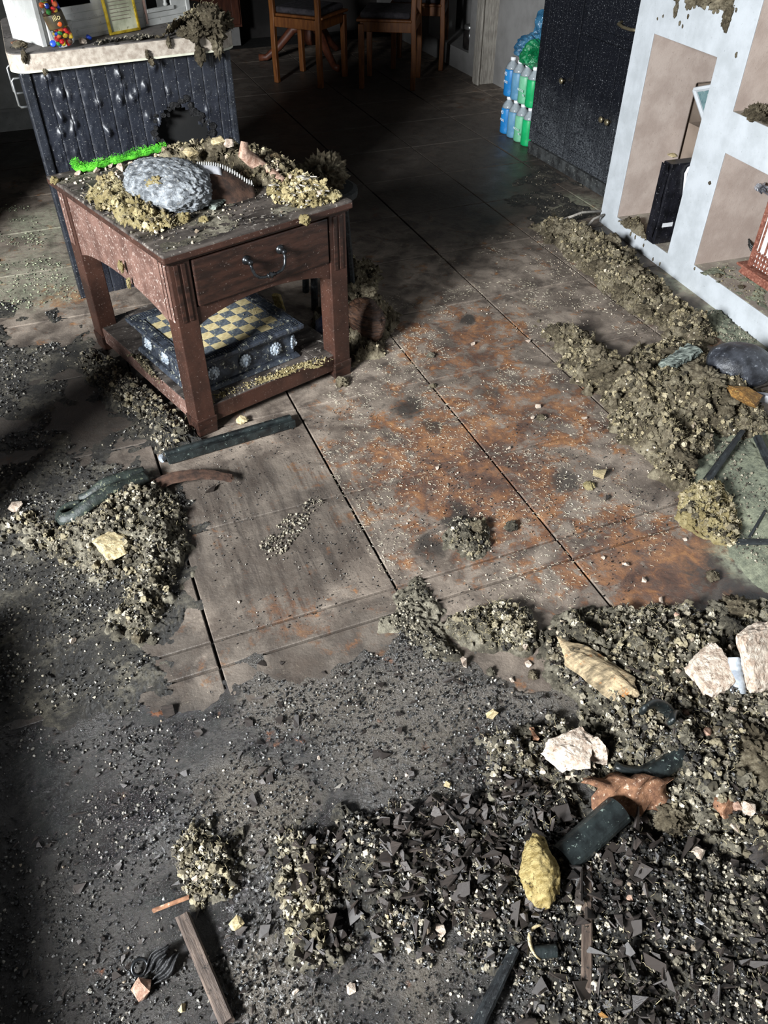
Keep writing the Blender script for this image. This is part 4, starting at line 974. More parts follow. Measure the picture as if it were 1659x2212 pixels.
M['sponge_dark'] = mat('sponge_dark', (58, 46, 30), (98, 80, 54), 70, .8, bump=.8, bsc=180, bd=.004, dust=((196, 180, 130), .26, 200))
M['woolpale_bit'] = bit_mat('woolpale_bit', [(.05, (84, 75, 52)), (.45, (134, 121, 88)), (.8, (164, 150, 112)), (1.05, (196, 184, 150))])
M['dark_stone'] = mat('dark_stone', (20, 21, 25), (58, 60, 66), 30, .38, spec=.5, bump=.6, bsc=60, bd=.005, dust=((150, 154, 158), .14, 60))
M['ashboulder'] = mat('ashboulder', (70, 74, 78), (158, 162, 166), 40, .34, spec=.6, bump=1.0, bsc=90, bd=.010, dust=((206, 202, 190), .25, 110))
M['green_plush'] = mat('green_plush', (40, 120, 20), (96, 196, 48), 30, .9, bump=.8, bsc=120)
M['paper'] = mat('paper', (150, 150, 152), (200, 200, 206), 10, .8)
M['brown_card'] = mat('brown_card', (40, 28, 22), (76, 54, 42), 40, .8, bump=.4, bsc=120)
M['brick'] = M['pinkrock']

# ------------------------------------------------------------------ single pieces on the floor
tb = MB()
A, B = at(352, 998), at(632, 915); L = float(np.linalg.norm(B - A)); o = thing('skirting_strip', 'black moulded skirting strip lying in front of the table', 'skirting strip', (A[0], A[1], max(gz(*A[:2]), gz(*B[:2]), .004) + .001), head(A, B))
tb.prism([(-.03, 0), (.030, 0), (.030, .012), (.020, .020), (.008, .022), (.002, .016), (-.010, .016), (-.018, .024), (-.030, .026)], 0.012, L, 'x').build('moulding', M['black_plastic'], o, bevel=.0015)
V, F = rock_shape(5, 12, 1, .1); M['pale_end'] = mat('pale_end', (110, 116, 124), (160, 166, 172), 30, .6, bump=.5)
lt = link('broken_end', mesh_np('broken_end', V * np.array([.018, .026, .011]) + np.array([.004, 0, .011]), F, M['pale_end']), o)
stone('rounded yellow stone between the table rail and the black strip', 523, 912, 15, M['yellow_stone'], 3)
# melted strap
def flat_loop(name, label, pts, r, m, flat=.45, zs=None):
    P = []
    for i, (x, y) in enumerate(pts):
        c = at(x, y); z = gz(c[0], c[1]); P.append((c[0], c[1], max(z, .004) + (zs[i] if zs else .006)))
    # smooth the path
    Q = []
    for i in range(len(P) - 1):
        p0, p1, p2, p3 = (Vector(P[max(i - 1, 0)]), Vector(P[i]), Vector(P[i + 1]), Vector(P[min(i + 2, len(P) - 1)]))
        for t in np.linspace(0, 1, 6)[:-1]:
            Q.append(.5 * ((2 * p1) + (-p0 + p2) * t + (2 * p0 - 5 * p1 + 4 * p2 - p3) * t * t + (-p0 + 3 * p1 - 3 * p2 + p3) * t ** 3))
    Q.append(Vector(P[-1]))
    b = Q[0].copy(); mb = MB(); mb.tube([q - b for q in Q], r, 10, flat=flat)
    return tag(mb.build(name, m, smooth=True, loc=b), label, 'strap' if 'strap' in name else 'cable')
flat_loop('melted_strap', 'melted black plastic strap looped on the ash at the left', [(322, 1050), (290, 1072), (250, 1090), (205, 1112), (165, 1130), (138, 1134), (132, 1122), (150, 1108), (178, 1100)], .019, M['green_black'], .5, [.030, .034, .034, .030, .02, .012, .012, .014, .016])
flat_loop('melted_strap', 'dusty inner strand of the melted strap', [(318, 1042), (280, 1056), (236, 1074), (200, 1090), (178, 1092)], .015, M['green_black'], .5, [.034, .04, .038, .03, .02])
V, F = loft(.24, .075, .006, 20, 10, .12, 4, (.9, .5), .2, .02, .012); c = at(325, 1060); lay('brown_flake', 'long dull brown flake beside the melted strap', 'flake', V, F, M['brown_card'], (c[0], c[1], .012), (1, 1, 1), head(at(325, 1060), at(440, 1052)), 0, -.05)
V, F = shard_shape(11); c = at(465, 1056); lay('dark_flake', 'triangular dark flake on the grey tile right of the strap', 'flake', V, F, M['char_shard'], (c[0], c[1], .001), (.04, .04, .03), .4, .25, .2)
stone('large cream plaster lump on the ash heap at the left', 246, 1204, 46, M['yellow_stone'], 21, .5, 18, 6, .16, .5)
stone('pinkish crumb of plaster near the left edge', 38, 1100, 17, M['plaster'], 22, .6)
stone('small cream lump below the ash heap', 160, 1392, 10, M['plaster'], 23, .7)
# right side
V, F = clod_shape(5, 77, .10); q = ICO[5][0]; V = q * (1 + .10 * (fbm(q * 1.3 + 3, 3, 5) - .5) + .03 * (fbm(q * 7, 3, 8) - .5))[:, None]
c = at(1583, 838); lay('dark_boulder', 'smooth dark grey boulder on the right wool heap', 'boulder', V, F, M['dark_stone'], (c[0], c[1], max(.035, gz(c[0], c[1]) - .005)), (.118, .088, .066), -.5, .15, .1, .01, None, True)
V, F = loft(.175, .060, .032, 30, 12, .16, 8, (.8, 1), .7); c = at(1424, 836); lay('charred_block', 'pale grey charred wood block lying on the right wool heap', 'wood block', V, F, M['charwood_pale'], (c[0], c[1], gz(*at(1465, 810)[:2]) + .022), (1, 1, 1), head(at(1424, 836), at(1512, 800)) + .15)
stone('golden brown speckled sponge lump below the dark boulder', 1592, 900, 40, M['sponge'], 31, .45, 16, 3, .04, .3, 0, .3, 'sponge', 'sponge', asp=1.25)
stone('small golden crumb above the speckled sponge lump', 1543, 822, 15, M['sponge'], 32, .8, z=.07)
V, F = rock_shape(33, 12, 2, .05); c = at(1650, 895); lay('folded_sheet', 'folded grey and pink sheet at the right edge beside the boulder', 'sheet', V, F, M['paper'], (c[0], c[1], .03), (.075, .05, .022), 1.0, .2)
stick('charred_stick', 'long thin charred stick slanting over the grey-green ash', 'stick', (1602, 936), (1516, 1056), .024, .018, M['charwood'], 3, .10, .4, (.7, 1.1), .03, .012)
stick('charred_stick', 'short thick charred stick at the right edge of the ash', 'stick', (1634, 950), (1668, 1022), .026, .020, M['charwood'], 5, .10, .4, (1, 1), .014, .012)
stick('charred_lath', 'flat charred lath pressed into the ash at the right edge', 'lath', (1590, 1172), (1690, 1172), .022, .007, M['charwood'], 6, .06, .9)
stick('charred_lath', 'thin black lath crossing the ash below the sticks', 'lath', (1652, 1105), (1618, 1162), .008, .006, M['charwood'], 7, .08, .8)
stone('cream cube of stone alone on the stained tiles', 1294, 1028, 19, M['yellow_stone'], 41, .75, 10, 2, .03, .3)
wool('white crumbling wool tuft beside the cream cube', np.array([*at(1272, 1052)[:2], 0]), .026, 'wool_pale', 3, .5)
V, F = shard_shape(14); c = at(1309, 1081); lay('dark_flake', 'small black flake below the cream cube', 'flake', V, F, M['char_shard'], (c[0], c[1], 0), (.02, .02, .03), .4, .1, .1)
for k, (px, py, r) in enumerate(((1302, 1206, 6), (1352, 1221, 10), (1388, 1255, 9), (1428, 1299, 9), (1131, 1413, 11), (1142, 1434, 11), (1000, 1436, 16), (1105, 1470, 8), (1260, 905, 8), (1100, 970, 7), (1150, 905, 6), (945, 1012, 7), (1480, 1165, 6), (515, 1302, 5), (690, 1640, 6), (1160, 880, 9), (1175, 905, 6), (1020, 745, 7), (1140, 740, 6))):
    stone('small pale pebble lying loose on the bare floor', px, py, r, M['plaster'], 50 + k, .75, 10, 1, .05, k, group='loose pale pebbles')
for k, (px, py, r) in enumerate(((1538, 1247, 22), (1105, 1140, 20), (1030, 1150, 26), (1020, 1190, 22), (1170, 905, 13), (930, 770, 13), (935, 835, 10), (810, 735, 26), (740, 830, 22), (1005, 1165, 20), (300, 1385, 18), (330, 1385, 17), (1150, 1460, 15), (1060, 1455, 14), (1535, 740, 18), (1500, 760, 14))):
    c = at(px, py); wool('small tan wool tuft lying loose on the floor', (c[0], c[1], gz(c[0], c[1])), mpp(px, py) * r, ('wool', 'wool_grey')[k % 2], k, .7, k * 1.3, 'loose wool tufts on the floor')
# bigger clumps on the heaps
def heap_clumps(mo, n, a, b, m, label, group, seed):
    P = mo.on(n, .3, seed)
    for k, (x, y) in enumerate(P): wool(label, (x, y, gz(x, y)), random.uniform(a, b), m, k + seed, random.uniform(.5, .85), random.uniform(0, 6), group, random.uniform(.7, 1.2), .5)
heap_clumps(m1, 34, .022, .055, 'wool', 'torn wool clump on the heap along the white unit', 'clumps on the heap by the unit', 1)
heap_clumps(m2, 44, .022, .055, 'wool', 'torn wool clump on the broad heap on the right', 'clumps on the broad right heap', 2)
heap_clumps(m3, 9, .018, .034, 'wool_pale', 'pale wool clump beside the grey-green ash', 'clumps beside the ash patch', 3)
heap_clumps(m4, 60, .012, .036, 'wool_grey', 'grey-tan wool clump on the lower right heap', 'clumps on the lower right heap', 4)
heap_clumps(m8, 18, .012, .026, 'wool_grey', 'grey wool clump on the ash under the strap', 'clumps under the strap', 5)
heap_clumps(m5, 22, .012, .024, 'wool_grey', 'grey wool clump among the black splinters', 'clumps among the splinters', 6)
heap_clumps(m11, 10, .025, .05, 'wool', 'shaded wool clump behind the right table leg', 'clumps behind the table leg', 7)
heap_clumps(m9, 10, .012, .026, 'wool_grey', 'small wool clump at the front foot of the table', 'clumps at the table foot', 8)
heap_clumps(m15, 8, .012, .026, 'wool_grey', 'wool clump left of the black splinters', 'clumps left of the splinters', 9)
wool('wide matted tan wool slab on the right heap below the charred block', (*at(1505, 868)[:2], gz(*at(1505, 868)[:2])), .10, 'wool', 5, .42, .4, None, 1.0, .4, True)
wool('broad tan wool mat at the right edge of the lower heap', (*at(1610, 1660)[:2], gz(*at(1610, 1660)[:2])), .085, 'wool', 6, .5, .4, None, 1.3, .4, True)
wool('tan wool tuft under the torn terracotta sheet', (*at(1440, 1780)[:2], gz(*at(1440, 1780)[:2])), .05, 'wool', 8, .6, .4, None, 1.0, .4, True)
wool('dark olive wool mound above the two plaster blocks', (*at(1590, 1340)[:2], gz(*at(1590, 1340)[:2])), .06, 'wool', 9, .6, .4, None, 1.0, .4, True)
# plaster blocks, lower right
def block_shape(seed, dims=(1, 1, 1), cuts=16, rough=.06):
    "broken rectangular block with worn corners"
    bm = bmesh.new(); bmesh.ops.create_cube(bm, size=2); bmesh.ops.subdivide_edges(bm, edges=bm.edges[:], cuts=cuts, use_grid_fill=True); bmesh.ops.triangulate(bm, faces=bm.faces[:])
    V = np.array([v.co[:] for v in bm.verts]); bm.verts.index_update(); F = np.array([[v.index for v in f.verts] for f in bm.faces]); bm.free()
    L = np.linalg.norm(V, axis=1, keepdims=True); V = V * (1 - .28 * np.clip(L - 1.15, 0, 1))
    n = (fbm(V * 1.3 + seed, 3, seed) - .5) * rough * 5 + (.5 - worley(V * 3.2 + seed, seed)) * rough * 1.2 + (fbm(V * 9 + seed, 3, seed + 2, .7) - .5) * rough * 2.2
    V = V * (1 + n)[:, None]; V[:, 0] += .25 * V[:, 1]; return V * np.array(dims), F
def block(label, px, py, r, m, seed, dims, rz, tx, ty, lift):
    c = at(px, py); k = mpp(px, py) * r; V, F = block_shape(seed, dims)
    return lay('plaster_block', label, 'plaster', V, F, m, (c[0], c[1], gz(c[0], c[1]) + lift), (k, k, k), rz, tx, ty)
block('square pinkish plaster block lying flat on the lower heap', 1516, 1498, 46, M['plaster'], 3, (1, .95, .42), .25, .12, -.12, -.005)
block('tall white plaster slab leaning at the right edge', 1606, 1496, 62, M['plaster'], 6, (.9, .42, 1.0), .1, -.75, .1, -.01)
stick('grey_pipe', 'grey pipe stub set in the leaning plaster slab', 'pipe', (1588, 1500), (1580, 1420), .035, .035, M['pale_end'], 19, .12, 0, (1, .8), .055, .10, smooth=True)
stone('knobbly whitish plaster lump left of the black rings', 1222, 1655, 62, M['plaster'], 104, .55, 20, 6, .16, .7, name='plaster_block', cat='plaster', sink=-.1)
stone('smaller pinkish plaster lump beside the knobbly one', 1288, 1650, 36, M['plaster'], 105, .8, 16, 5, .14, .2, name='plaster_block', cat='plaster', sink=-.1)
stone('flat tan board of plaster with orange streaks on the lower heap', 1290, 1482, 112, M['slabtan'], 106, .13, 16, 7, .12, head(at(1190, 1415), at(1390, 1580)), .12, .10, 'plaster_board', 'plaster', asp=.5)
for k, (px, py, r) in enumerate(((1590, 1520, 18), (1620, 1500, 20), (1640, 1520, 16), (1560, 1570, 14), (1510, 1620, 16), (1470, 1570, 14), (1598, 1770, 20), (1575, 1765, 16), (1640, 1780, 14), (1500, 1860, 18), (1388, 1390, 10), (1450, 1360, 12), (1580, 1800, 14), (1350, 1960, 9), (1640, 1460, 14))):
    stone('pinkish rubble stone in the lower right heap', px, py, r, M['pinkrock'] if k % 3 else M['plaster'], 120 + k, .8, 12, 2, .07, k, group='rubble stones in the lower right heap')
stone('round brown stone right of the torn terracotta sheet', 1550, 1765, 26, M['terracotta'], 140, .8, 16, 2, .05)
V, F = shard_shape(3); c = at(1146, 1608); lay('terracotta_chip', 'triangular terracotta chip left of the knobbly plaster lump', 'chip', V, F, M['terracotta'], (c[0], c[1], gz(*c[:2])), (.024, .024, .05), 1.2, .3, .2)
V, F = shard_shape(21); c = at(1366, 1492); lay('dark_leaf', 'slim dark leaf lying on the tan plaster board', 'leaf', V, F, M['char_shard'], (c[0], c[1], gz(*c[:2]) + .03), (.034, .012, .02), head(at(1330, 1480), at(1370, 1500)), .1, .1)
stone('dark smooth sheet at the right edge below the rubble stones', 1650, 1858, 62, M['char_shard'], 161, .12, 14, 4, .05, .3, .1, -.1, 'dark_sheet', 'sheet', asp=.8, sink=-.3)
# torn terracotta sheet
sh = MB(); c = at(1350, 1730); b0 = (c[0], c[1], 0)
Pg = []
for i in range(13):
    row = []
    for j in range(9):
        u, v = i / 12 - .5, j / 8 - .5; r_ = .006 * math.sin(i * 1.7)
        row.append((u * .16 + .012 * math.sin(j * 1.9), v * (.085 - .05 * u) + r_, .085 + .030 * math.cos(v * 5) - .06 * u * u + .004 * math.sin(u * 9 + v * 4)))
    Pg.append(row)
tag(sh.sheet(Pg, .004).build('torn_sheet', M['terracotta'], loc=(b0[0], b0[1], gz(b0[0], b0[1]) - .045), rot=(0, 0, head(at(1270, 1740), at(1440, 1720))), smooth=True), 'torn curling terracotta coloured sheet above the black pipe', 'sheet')
# black half pipe
hp_ = MB(); A, B = at(1215, 1862, .03), at(1335, 1752, .05); L = float(np.linalg.norm(B - A)); prof = arc(0, 0, .030, .15, PI - .15, 10) + arc(0, 0, .025, PI - .15, .15, 10)
hp_.prism(prof, 0, L, 'x'); tag(hp_.build('half_pipe', M['black_plastic'], loc=(A[0], A[1], .036), rot=(0, -.10, head(A, B))), 'charred black half pipe leaning on the heap', 'pipe')
# curved black rings
def ring_arc(label, cx, cy, r, a0, a1, z0, tilt, w=.008, rz=0):
    c = at(cx, cy); pts = [(r * math.cos(t), r * math.sin(t), 0) for t in np.linspace(a0, a1, 24)]
    return tag(MB().tube(pts, w, 8, flat=2.0).build('plastic_hoop', M['black_plastic'], smooth=True, loc=(c[0], c[1], z0), rot=(tilt, 0, rz)), label, 'hoop')
ring_arc('broken black plastic hoop standing beside the plaster blocks', 1400, 1640, .075, -1.2, 1.5, .07, .9, .007, .5)
ring_arc('second broken black hoop curving over the dark hollow', 1340, 1610, .085, -2.6, -.2, .06, .25, .008, .2)
ring_arc('thin black hoop half buried right of the others', 1450, 1640, .06, -1.0, 1.4, .06, 1.1, .006, .9)
stick('black_pipe', 'short glossy black pipe under the torn sheet', 'pipe', (1400, 1690), (1470, 1640), .04, .04, M['black_plastic'], 9, .02, .0, (1, 1), .03, .04, smooth=True)
# yellow foam
q_ = ICO[5][0]; v_ = q_ * (1 + .60 * (fbm(q_ * 1.7 + 31, 3, 31) - .5) + .20 * (.5 - np.abs(fbm(q_ * np.array([7, 3, 3]), 3, 33) * 2 - 1)) + .05 * (fbm(q_ * 20, 2, 35) - .5))[:, None] * np.array([1, 1 - .25 * 0, 1]); v_[:, 1] *= 1 - .35 * np.clip(q_[:, 0], 0, 1)
lay('foam_piece', 'rounded yellow foam piece standing out among the char', 'foam', v_, ICO[5][1], M['foam'], (*at(1156, 1918)[:2], gz(*at(1156, 1918)[:2]) + .004), (.058, .034, .028), head(at(1172, 1962), at(1150, 1850)), 0, -.22, 0, None, True)
# slats, battens and sticks in the foreground
stick('copper_slat', 'narrow pinkish brown slat half buried upright in the splinters', 'slat', (1267, 2142), (1268, 1868), .019, .006, M['batten'], 10, .03, .95, za=.035, zb=.036)
stick('wooden_batten', 'bare wooden batten lying in the wet ash at the bottom', 'batten', (492, 2212), (396, 1982), .025, .018, M['batten'], 11, .02, .95, za=.008, zb=.016)
stick('thin_stick', 'thin orange brown stick touching the end of the batten', 'stick', (332, 1968), (410, 1938), .008, .006, M['terracotta'], 13, .08, .5, za=.010, zb=.022)
stick('charred_stick', 'straight black charred stick at the bottom edge', 'stick', (1020, 2240), (1112, 2052), .022, .016, M['charwood'], 14, .06, .6, (1.1, .8), .012, .026)
stick('black_pipe', 'stub of dusty black pipe beside the pale curl', 'pipe', (1150, 2062), (1200, 2058), .022, .022, M['black_plastic'], 15, .03, 0, za=.02, zb=.02, smooth=True)
c = at(1143, 2062); tag(MB().tube([(.022 * math.cos(t), .026 * math.sin(t), .004 * math.sin(2 * t)) for t in np.linspace(1.6, 4.6, 16)], [.002 + .0035 * math.sin(PI * i / 15) for i in range(16)], 8, flat=.6).build('bark_curl', M['yellow_stone'], smooth=True, loc=(c[0] + .02, c[1], .036), rot=(.3, .2, -.4)), 'pale curled wood shaving beside the black pipe stub', 'shaving')
stone('orange brown broken pot piece at the bottom edge', 1285, 2205, 26, M['sponge'], 150, .6, 9, 1, .03, .5, z=.02, name='pot_piece', cat='shard')
stone('cream stone to the right of the batten', 514, 2002, 19, M['yellow_stone'], 151, .8, 12, 2, .06)
stone('cream stone at the edge of the bare patch', 946, 2016, 20, M['plaster'], 152, .9, 11, 2, .06, 1)
stone('small cream stone among splinters near the bottom', 758, 2140, 15, M['plaster'], 153, .9, 11, 2, .06, 2)
stone('pinkish brick lump in the bottom left corner', 308, 2145, 27, M['pinkrock'], 154, .8, 13, 2, .06, 2)
for k, (px, py, r) in enumerate(((1062, 1556, 16), (880, 1680, 7), (965, 1700, 10), (1280, 1475, 8), (835, 1990, 8), (1295, 1740, 9), (505, 1930, 8), (425, 1910, 9), (395, 2180, 10), (640, 2150, 9))):
    stone('pale chip of plaster in the wet ash', px, py, r, M['plaster'] if k % 2 else M['yellow_stone'], 160 + k, .8, 10, 1, .05, k, group='plaster chips in the wet ash')
# corrugated char and a metal ring, bottom left
cg = MB(); Pg = [[(u * .028 * (.75 + .35 * math.sin(v * 7 + 1) + .12 * math.sin(v * 31)), (v - .5) * .048 * (.8 + .25 * math.cos(u * 3)), .006 + .004 * math.sin(v * 26) + .004 * math.sin(u * 2)) for v in np.linspace(0, 1, 28)] for u in np.linspace(-1, 1, 9)]
c = at(352, 2090); tag(cg.sheet(Pg, .003).build('ribbed_char', M['char'], loc=(c[0], c[1], .012), rot=(.15, -.1, .5), smooth=True), 'ribbed piece of black char in the bottom left corner', 'char')
c = at(306, 2096); tag(MB().tube([(.013 * math.cos(t), .013 * math.sin(t), 0) for t in np.linspace(0, 2 * PI, 21)[:-1]], .003, 8, closed=True).build('metal_ring', M['iron'], smooth=True, loc=(c[0], c[1], .014), rot=(.4, .2, 0)), 'small dark metal ring beside the ribbed char', 'ring')
# single splinters: the largest ones
SHM = [mesh_np('char_splinter', *shard_shape(k + 500), M['char_shard']) for k in range(30)]
def splinters(P, a, b, label, group, tilt=.35):
    for k, (x, y) in enumerate(P):
        s = a + (b - a) * random.random() ** 1.8
        o = link('char_splinter', random.choice(SHM), None, (x, y, gz(x, y) + s * .30), (random.gauss(0, tilt), random.gauss(0, tilt), random.uniform(0, 6.28))); o.scale = (s, s, s * random.uniform(.35, .9))
        tag(o, label, 'splinter', group)
splinters(m5.on(215, .3, 3), .012, .040, 'flat black char splinter in the heap along the bottom', 'splinters in the bottom heap', .4)
splinters(m4.on(30, .6, 4), .010, .024, 'flat dark splinter on the lower right wool heap', 'splinters on the lower right heap', .4)
splinters(scatter([(440, 1440), (900, 1400), (1150, 1560), (1060, 1700), (720, 1780), (620, 2212), (100, 2212), (100, 1750), (420, 1600)], 75, .3, 4), .008, .022, 'flat black char splinter lying on the wet mud', 'splinters on the wet mud', .16)
for k, (px, py, r, lab) in enumerate(((726, 1702, 24, 'pale grey splinter standing up in the wet mud'), (745, 1690, 16, 'ribbed black flake behind the pale grey splinter'), (1500, 2010, 14, 'bright white sliver among the splinters at the right'), (1370, 1990, 13, 'small blue-grey glassy flake among the splinters'), (1415, 2010, 14, 'second blue-grey glassy flake among the splinters'), (400, 1895, 20, 'grooved black char flake right of the small wool heap'), (360, 1540, 26, 'dark curved flake at the end of the floor joint'), (1310, 1900, 18, 'long brown shard below the half pipe'), (520, 1900, 18, 'flat dark flake near the middle of the wet ash'))):
    V, F = shard_shape(700 + k * 3); c = at(px, py); m_ = M['paper'] if 'white' in lab or 'blue' in lab else (M['grey_wood'] if 'pale' in lab else M['char_shard'])
    lay('flake', lab, 'flake', V, F, m_, (c[0], c[1], gz(*c[:2]) + .002), (mpp(px, py) * r, mpp(px, py) * r, mpp(px, py) * r * .5), k, .35, .3)
# cables with white tips at the end of the unit
for k, (a, b, lab) in enumerate((((1296, 478), (1212, 499), 'grey cable with a white tip beside the end of the white unit'), ((1300, 486), (1262, 503), 'shorter grey cable with a white tip below the first'))):
    A, B = at(*a), at(*b); b0 = Vector((A[0], A[1], 0)); t = thing('cable', lab, 'cable', b0)
    d = Vector((B[0] - A[0], B[1] - A[1], 0)); zA, zB = .05, max(gz(*B[:2]), 0) + .018
    MB().tube([(0, 0, zA), (d.x * .5, d.y * .5 + .01, zA * .5 + zB * .5 + .01), (d.x, d.y, zB)], .006, 8).build('sheath', M['grey_wood'], t, smooth=True)
    MB().ball((d.x * 1.03, d.y * 1.03, zB), (.011, .011, .010), 10, 7).build('tip', M['white_wood'], t, smooth=True)
tag(MB().box(-.009, .009, -.001, .0, 0, .016).build('blue_tape', mat('blue_tape', (40, 70, 130), (60, 92, 150), 20, .6), loc=(*at(1298, 478)[:2], .004), rot=(0, 0, UA + PI)), 'scrap of blue tape at the foot of the unit corner', 'tape')
# bags behind the table's right legs and a yellow strip
M['bag_blue'] = mat('bag_blue', (36, 60, 130), (130, 140, 168), 9, .3, spec=.6, bump=.5, bsc=18, bd=.01, grain=(1, 1, 3))
M['bag_brown'] = mat('bag_brown', (30, 20, 16), (92, 66, 50), 22, .4, spec=.5, bump=.9, bsc=30, bd=.01, grain=(1, 1, 6))
V = ICO[4][0]; F = ICO[4][1]; fr = lambda s, f: V * (1 + .28 * (fbm(V * f + s, 3, s) - .5) + .10 * np.abs(np.sin(V[:, 0] * 9 + V[:, 1] * 7 + fbm(V * 3, 2, s) * 6)))[:, None]
c = at(690, 735); lay('plastic_bag', 'crumpled blue plastic bag beside the right front leg of the table', 'bag', fr(3, 2.2), F, M['bag_blue'], (.80, 2.50, 0), (.06, .055, .055), .5, smooth=True)
lay('plastic_bag', 'crumpled brown glossy bag on the floor behind the right table leg', 'bag', fr(5, 2.2), F, M['bag_brown'], (*at(790, 735)[:2], 0), (.055, .09, .075), .3, smooth=True)
stick('yellow_strip', 'yellow foam strip standing behind the chess box under the table', 'strip', (612, 690), (596, 640), .035, .014, M['foam'], 17, .05, .8, za=.02, zb=.16)
# charred stool behind the table, carrying a wool clump
SP = at(700, 402, .45)[:2]
ST = thing('charred_stool', 'dark charred stool behind the far right corner of the table', 'stool', (*SP, 0), .2)
MB().lathe([(.11, .415), (.125, .42), (.125, .442), (.11, .448)], 22).build('seat', M['charwood'], ST)
for a in (.5, .5 + PI / 2, .5 + PI, .5 + 1.5 * PI):
    MB().tube([(.115 * math.cos(a), .115 * math.sin(a), 0), (.085 * math.cos(a), .085 * math.sin(a), .416)], .014, 8).build('leg', M['charwood'], ST)
wool('big drooping wool clump on the stool behind the table', (*SP, .448), .115, 'wool', 2, .85, .6, None, 1.0, .15, True)
wool('smaller wool clump on the far side of the stool', (SP[0] - .07, SP[1] + .02, .45), .06, 'wool', 4, .9, .2, None, 1.0, .0, True)
# ------------------------------------------------------------------ debris lying on raised surfaces
class Shelf(Mound):
    "heap on a table, worktop or niche floor"
    def __init__(s, pts, base, H, edge, lump, seed, ls=38.0, wob=.03, patch=0.0):
        s.base = base; Mound.__init__(s, np.array([at(p[0], p[1], base)[:2] for p in pts]), H, edge, lump, seed, ls, wob, patch); MOUNDS.remove(s)
    def put(s, name, m, label, step=.0036, clip=None):
        lo, hi = s.poly.min(0) - .02, s.poly.max(0) + .02; X, Y = np.meshgrid(np.arange(lo[0], hi[0], step), np.arange(lo[1], hi[1], step)); P = np.c_[X.ravel(), Y.ravel()] + rng.uniform(-.3, .3, (X.size, 2)) * step
        z = s.h(P)
        if clip is not None: z = np.where(clip(P), z, -.01)
        i = np.arange(len(P)).reshape(X.shape); F = np.stack([i[:-1, :-1].ravel(), i[:-1, 1:].ravel(), i[1:, 1:].ravel(), i[1:, :-1].ravel()], 1); F = F[(z[F] > -.001).all(1)]
        used = np.unique(F); mm = np.full(len(P), -1); mm[used] = np.arange(len(used)); s.clip = clip
        s.ob = stuff(name, mesh_np(name, np.c_[P, s.base + np.maximum(z, .0003)][used], mm[F], m, True), label); return s
    def spots(s, n):
        lo, hi = s.poly.min(0), s.poly.max(0); P = rng.uniform(lo, hi, (n * 6, 2)); P = P[inside(P, s.poly)]
        if s.clip is not None: P = P[s.clip(P)]
        return P[:n]
    def bits(s, name, n, a, b, kinds, m, p=2.4, tilt=None):
        P = s.spots(n); o = link(name, joined(name, kinds, np.c_[P, s.base + np.maximum(s.h(P), 0)], sizes(len(P), a, b, p), m, 1.0, tilt), s.ob); o['kind'] = 'stuff'
    def hairs(s, n):
        P = s.spots(n); o = threads('fibres', np.c_[P, s.base + np.maximum(s.h(P), 0)], M['wool_thread'], (.004, .014), .0005, None, 1.2); o.parent = s.ob
        for k in ('category', 'label'):
            if k in o: del o[k]
def on_table(P):
    c, s = math.cos(.309), math.sin(.309); lx = (P[:, 0] - .213) * c + (P[:, 1] - 2.089) * s; ly = -(P[:, 0] - .213) * s + (P[:, 1] - 2.089) * c
    return (lx > -.012) & (lx < TW + .012) & (ly > -.012) & (ly < TD + .012)
ZT = .6132
t1 = Shelf([(180, 432), (250, 402), (300, 430), (372, 470), (395, 488), (330, 508), (262, 486), (206, 456)], ZT, .030, .05, .030, 31, 34, .04).put('wool_heap', M['wool_pale'], 'pale wool heap on the front left corner of the table', clip=on_table)
t1.bits('crumbs', 420, .003, .010, 'lump', M['wool_bit']); t1.bits('clods', 60, .008, .018, 'clod', M['woolpale_bit']); t1.hairs(900)
t2 = Shelf([(270, 378), (330, 350), (400, 332), (460, 318), (560, 335), (640, 375), (600, 405), (520, 402), (440, 372), (370, 372)], ZT, .030, .05, .026, 32, 34, .04).put('wool_heap', M['wool'], 'wool and plaster heap along the back of the table', clip=on_table)
t2.bits('crumbs', 700, .003, .010, 'lump', M['wool_bit']); t2.bits('clods', 130, .008, .02, 'clod', M['wool_bit']); t2.bits('plaster_bits', 110, .004, .012, 'rock', M['pale_bit']); t2.hairs(900)
t3 = Shelf([(585, 405), (640, 372), (738, 422), (720, 440), (650, 452), (590, 440)], ZT, .016, .05, .020, 33, 40, .04).put('wool_heap', M['wool_pale'], 'wool and grey flakes on the right end of the table', clip=on_table)
t3.bits('crumbs', 420, .003, .010, 'lump', M['woolpale_bit']); t3.bits('clods', 40, .008, .016, 'clod', M['woolpale_bit']); t3.bits('flakes', 60, .008, .020, 'shard', M['grey_wood'], 1.6, .3); t3.hairs(500)
t4 = Shelf([(110, 392), (260, 350), (420, 320), (640, 365), (750, 425), (500, 500), (345, 548), (220, 470)], ZT, .0006, .02, .0016, 34, 60, .02, .50).put('ash_film', M['wool_grey'], 'thin scatter of ash on the tabletop', clip=on_table)
t4.bits('chips', 420, .0016, .006, 'rock', M['grey_bit']); t4.bits('pale_chips', 260, .002, .008, 'rock', M['pale_bit'], 3); t4.bits('dark_chips', 320, .002, .006, 'rock', M['char_bit'])
def TP(px, py, z=ZT): return at(px, py, z)
def twool(label, px, py, r, m, k, squash=.8, z=ZT, sink=.3, asp=1.0, big=False):
    c = at(px, py, z); return wool(label, (c[0], c[1], z), r, m, k, squash, k * .7, None, asp, sink, big)
twool('pale wool tuft in front of the silvery boulder', 395, 478, .032, 'wool_pale', 1)
twool('small pale wool tuft near the front edge of the table', 440, 478, .020, 'wool_pale', 2)
twool('pale wool tuft hanging over the front edge near the drawer end', 658, 476, .026, 'wool_pale', 3, .8, .606, .5)
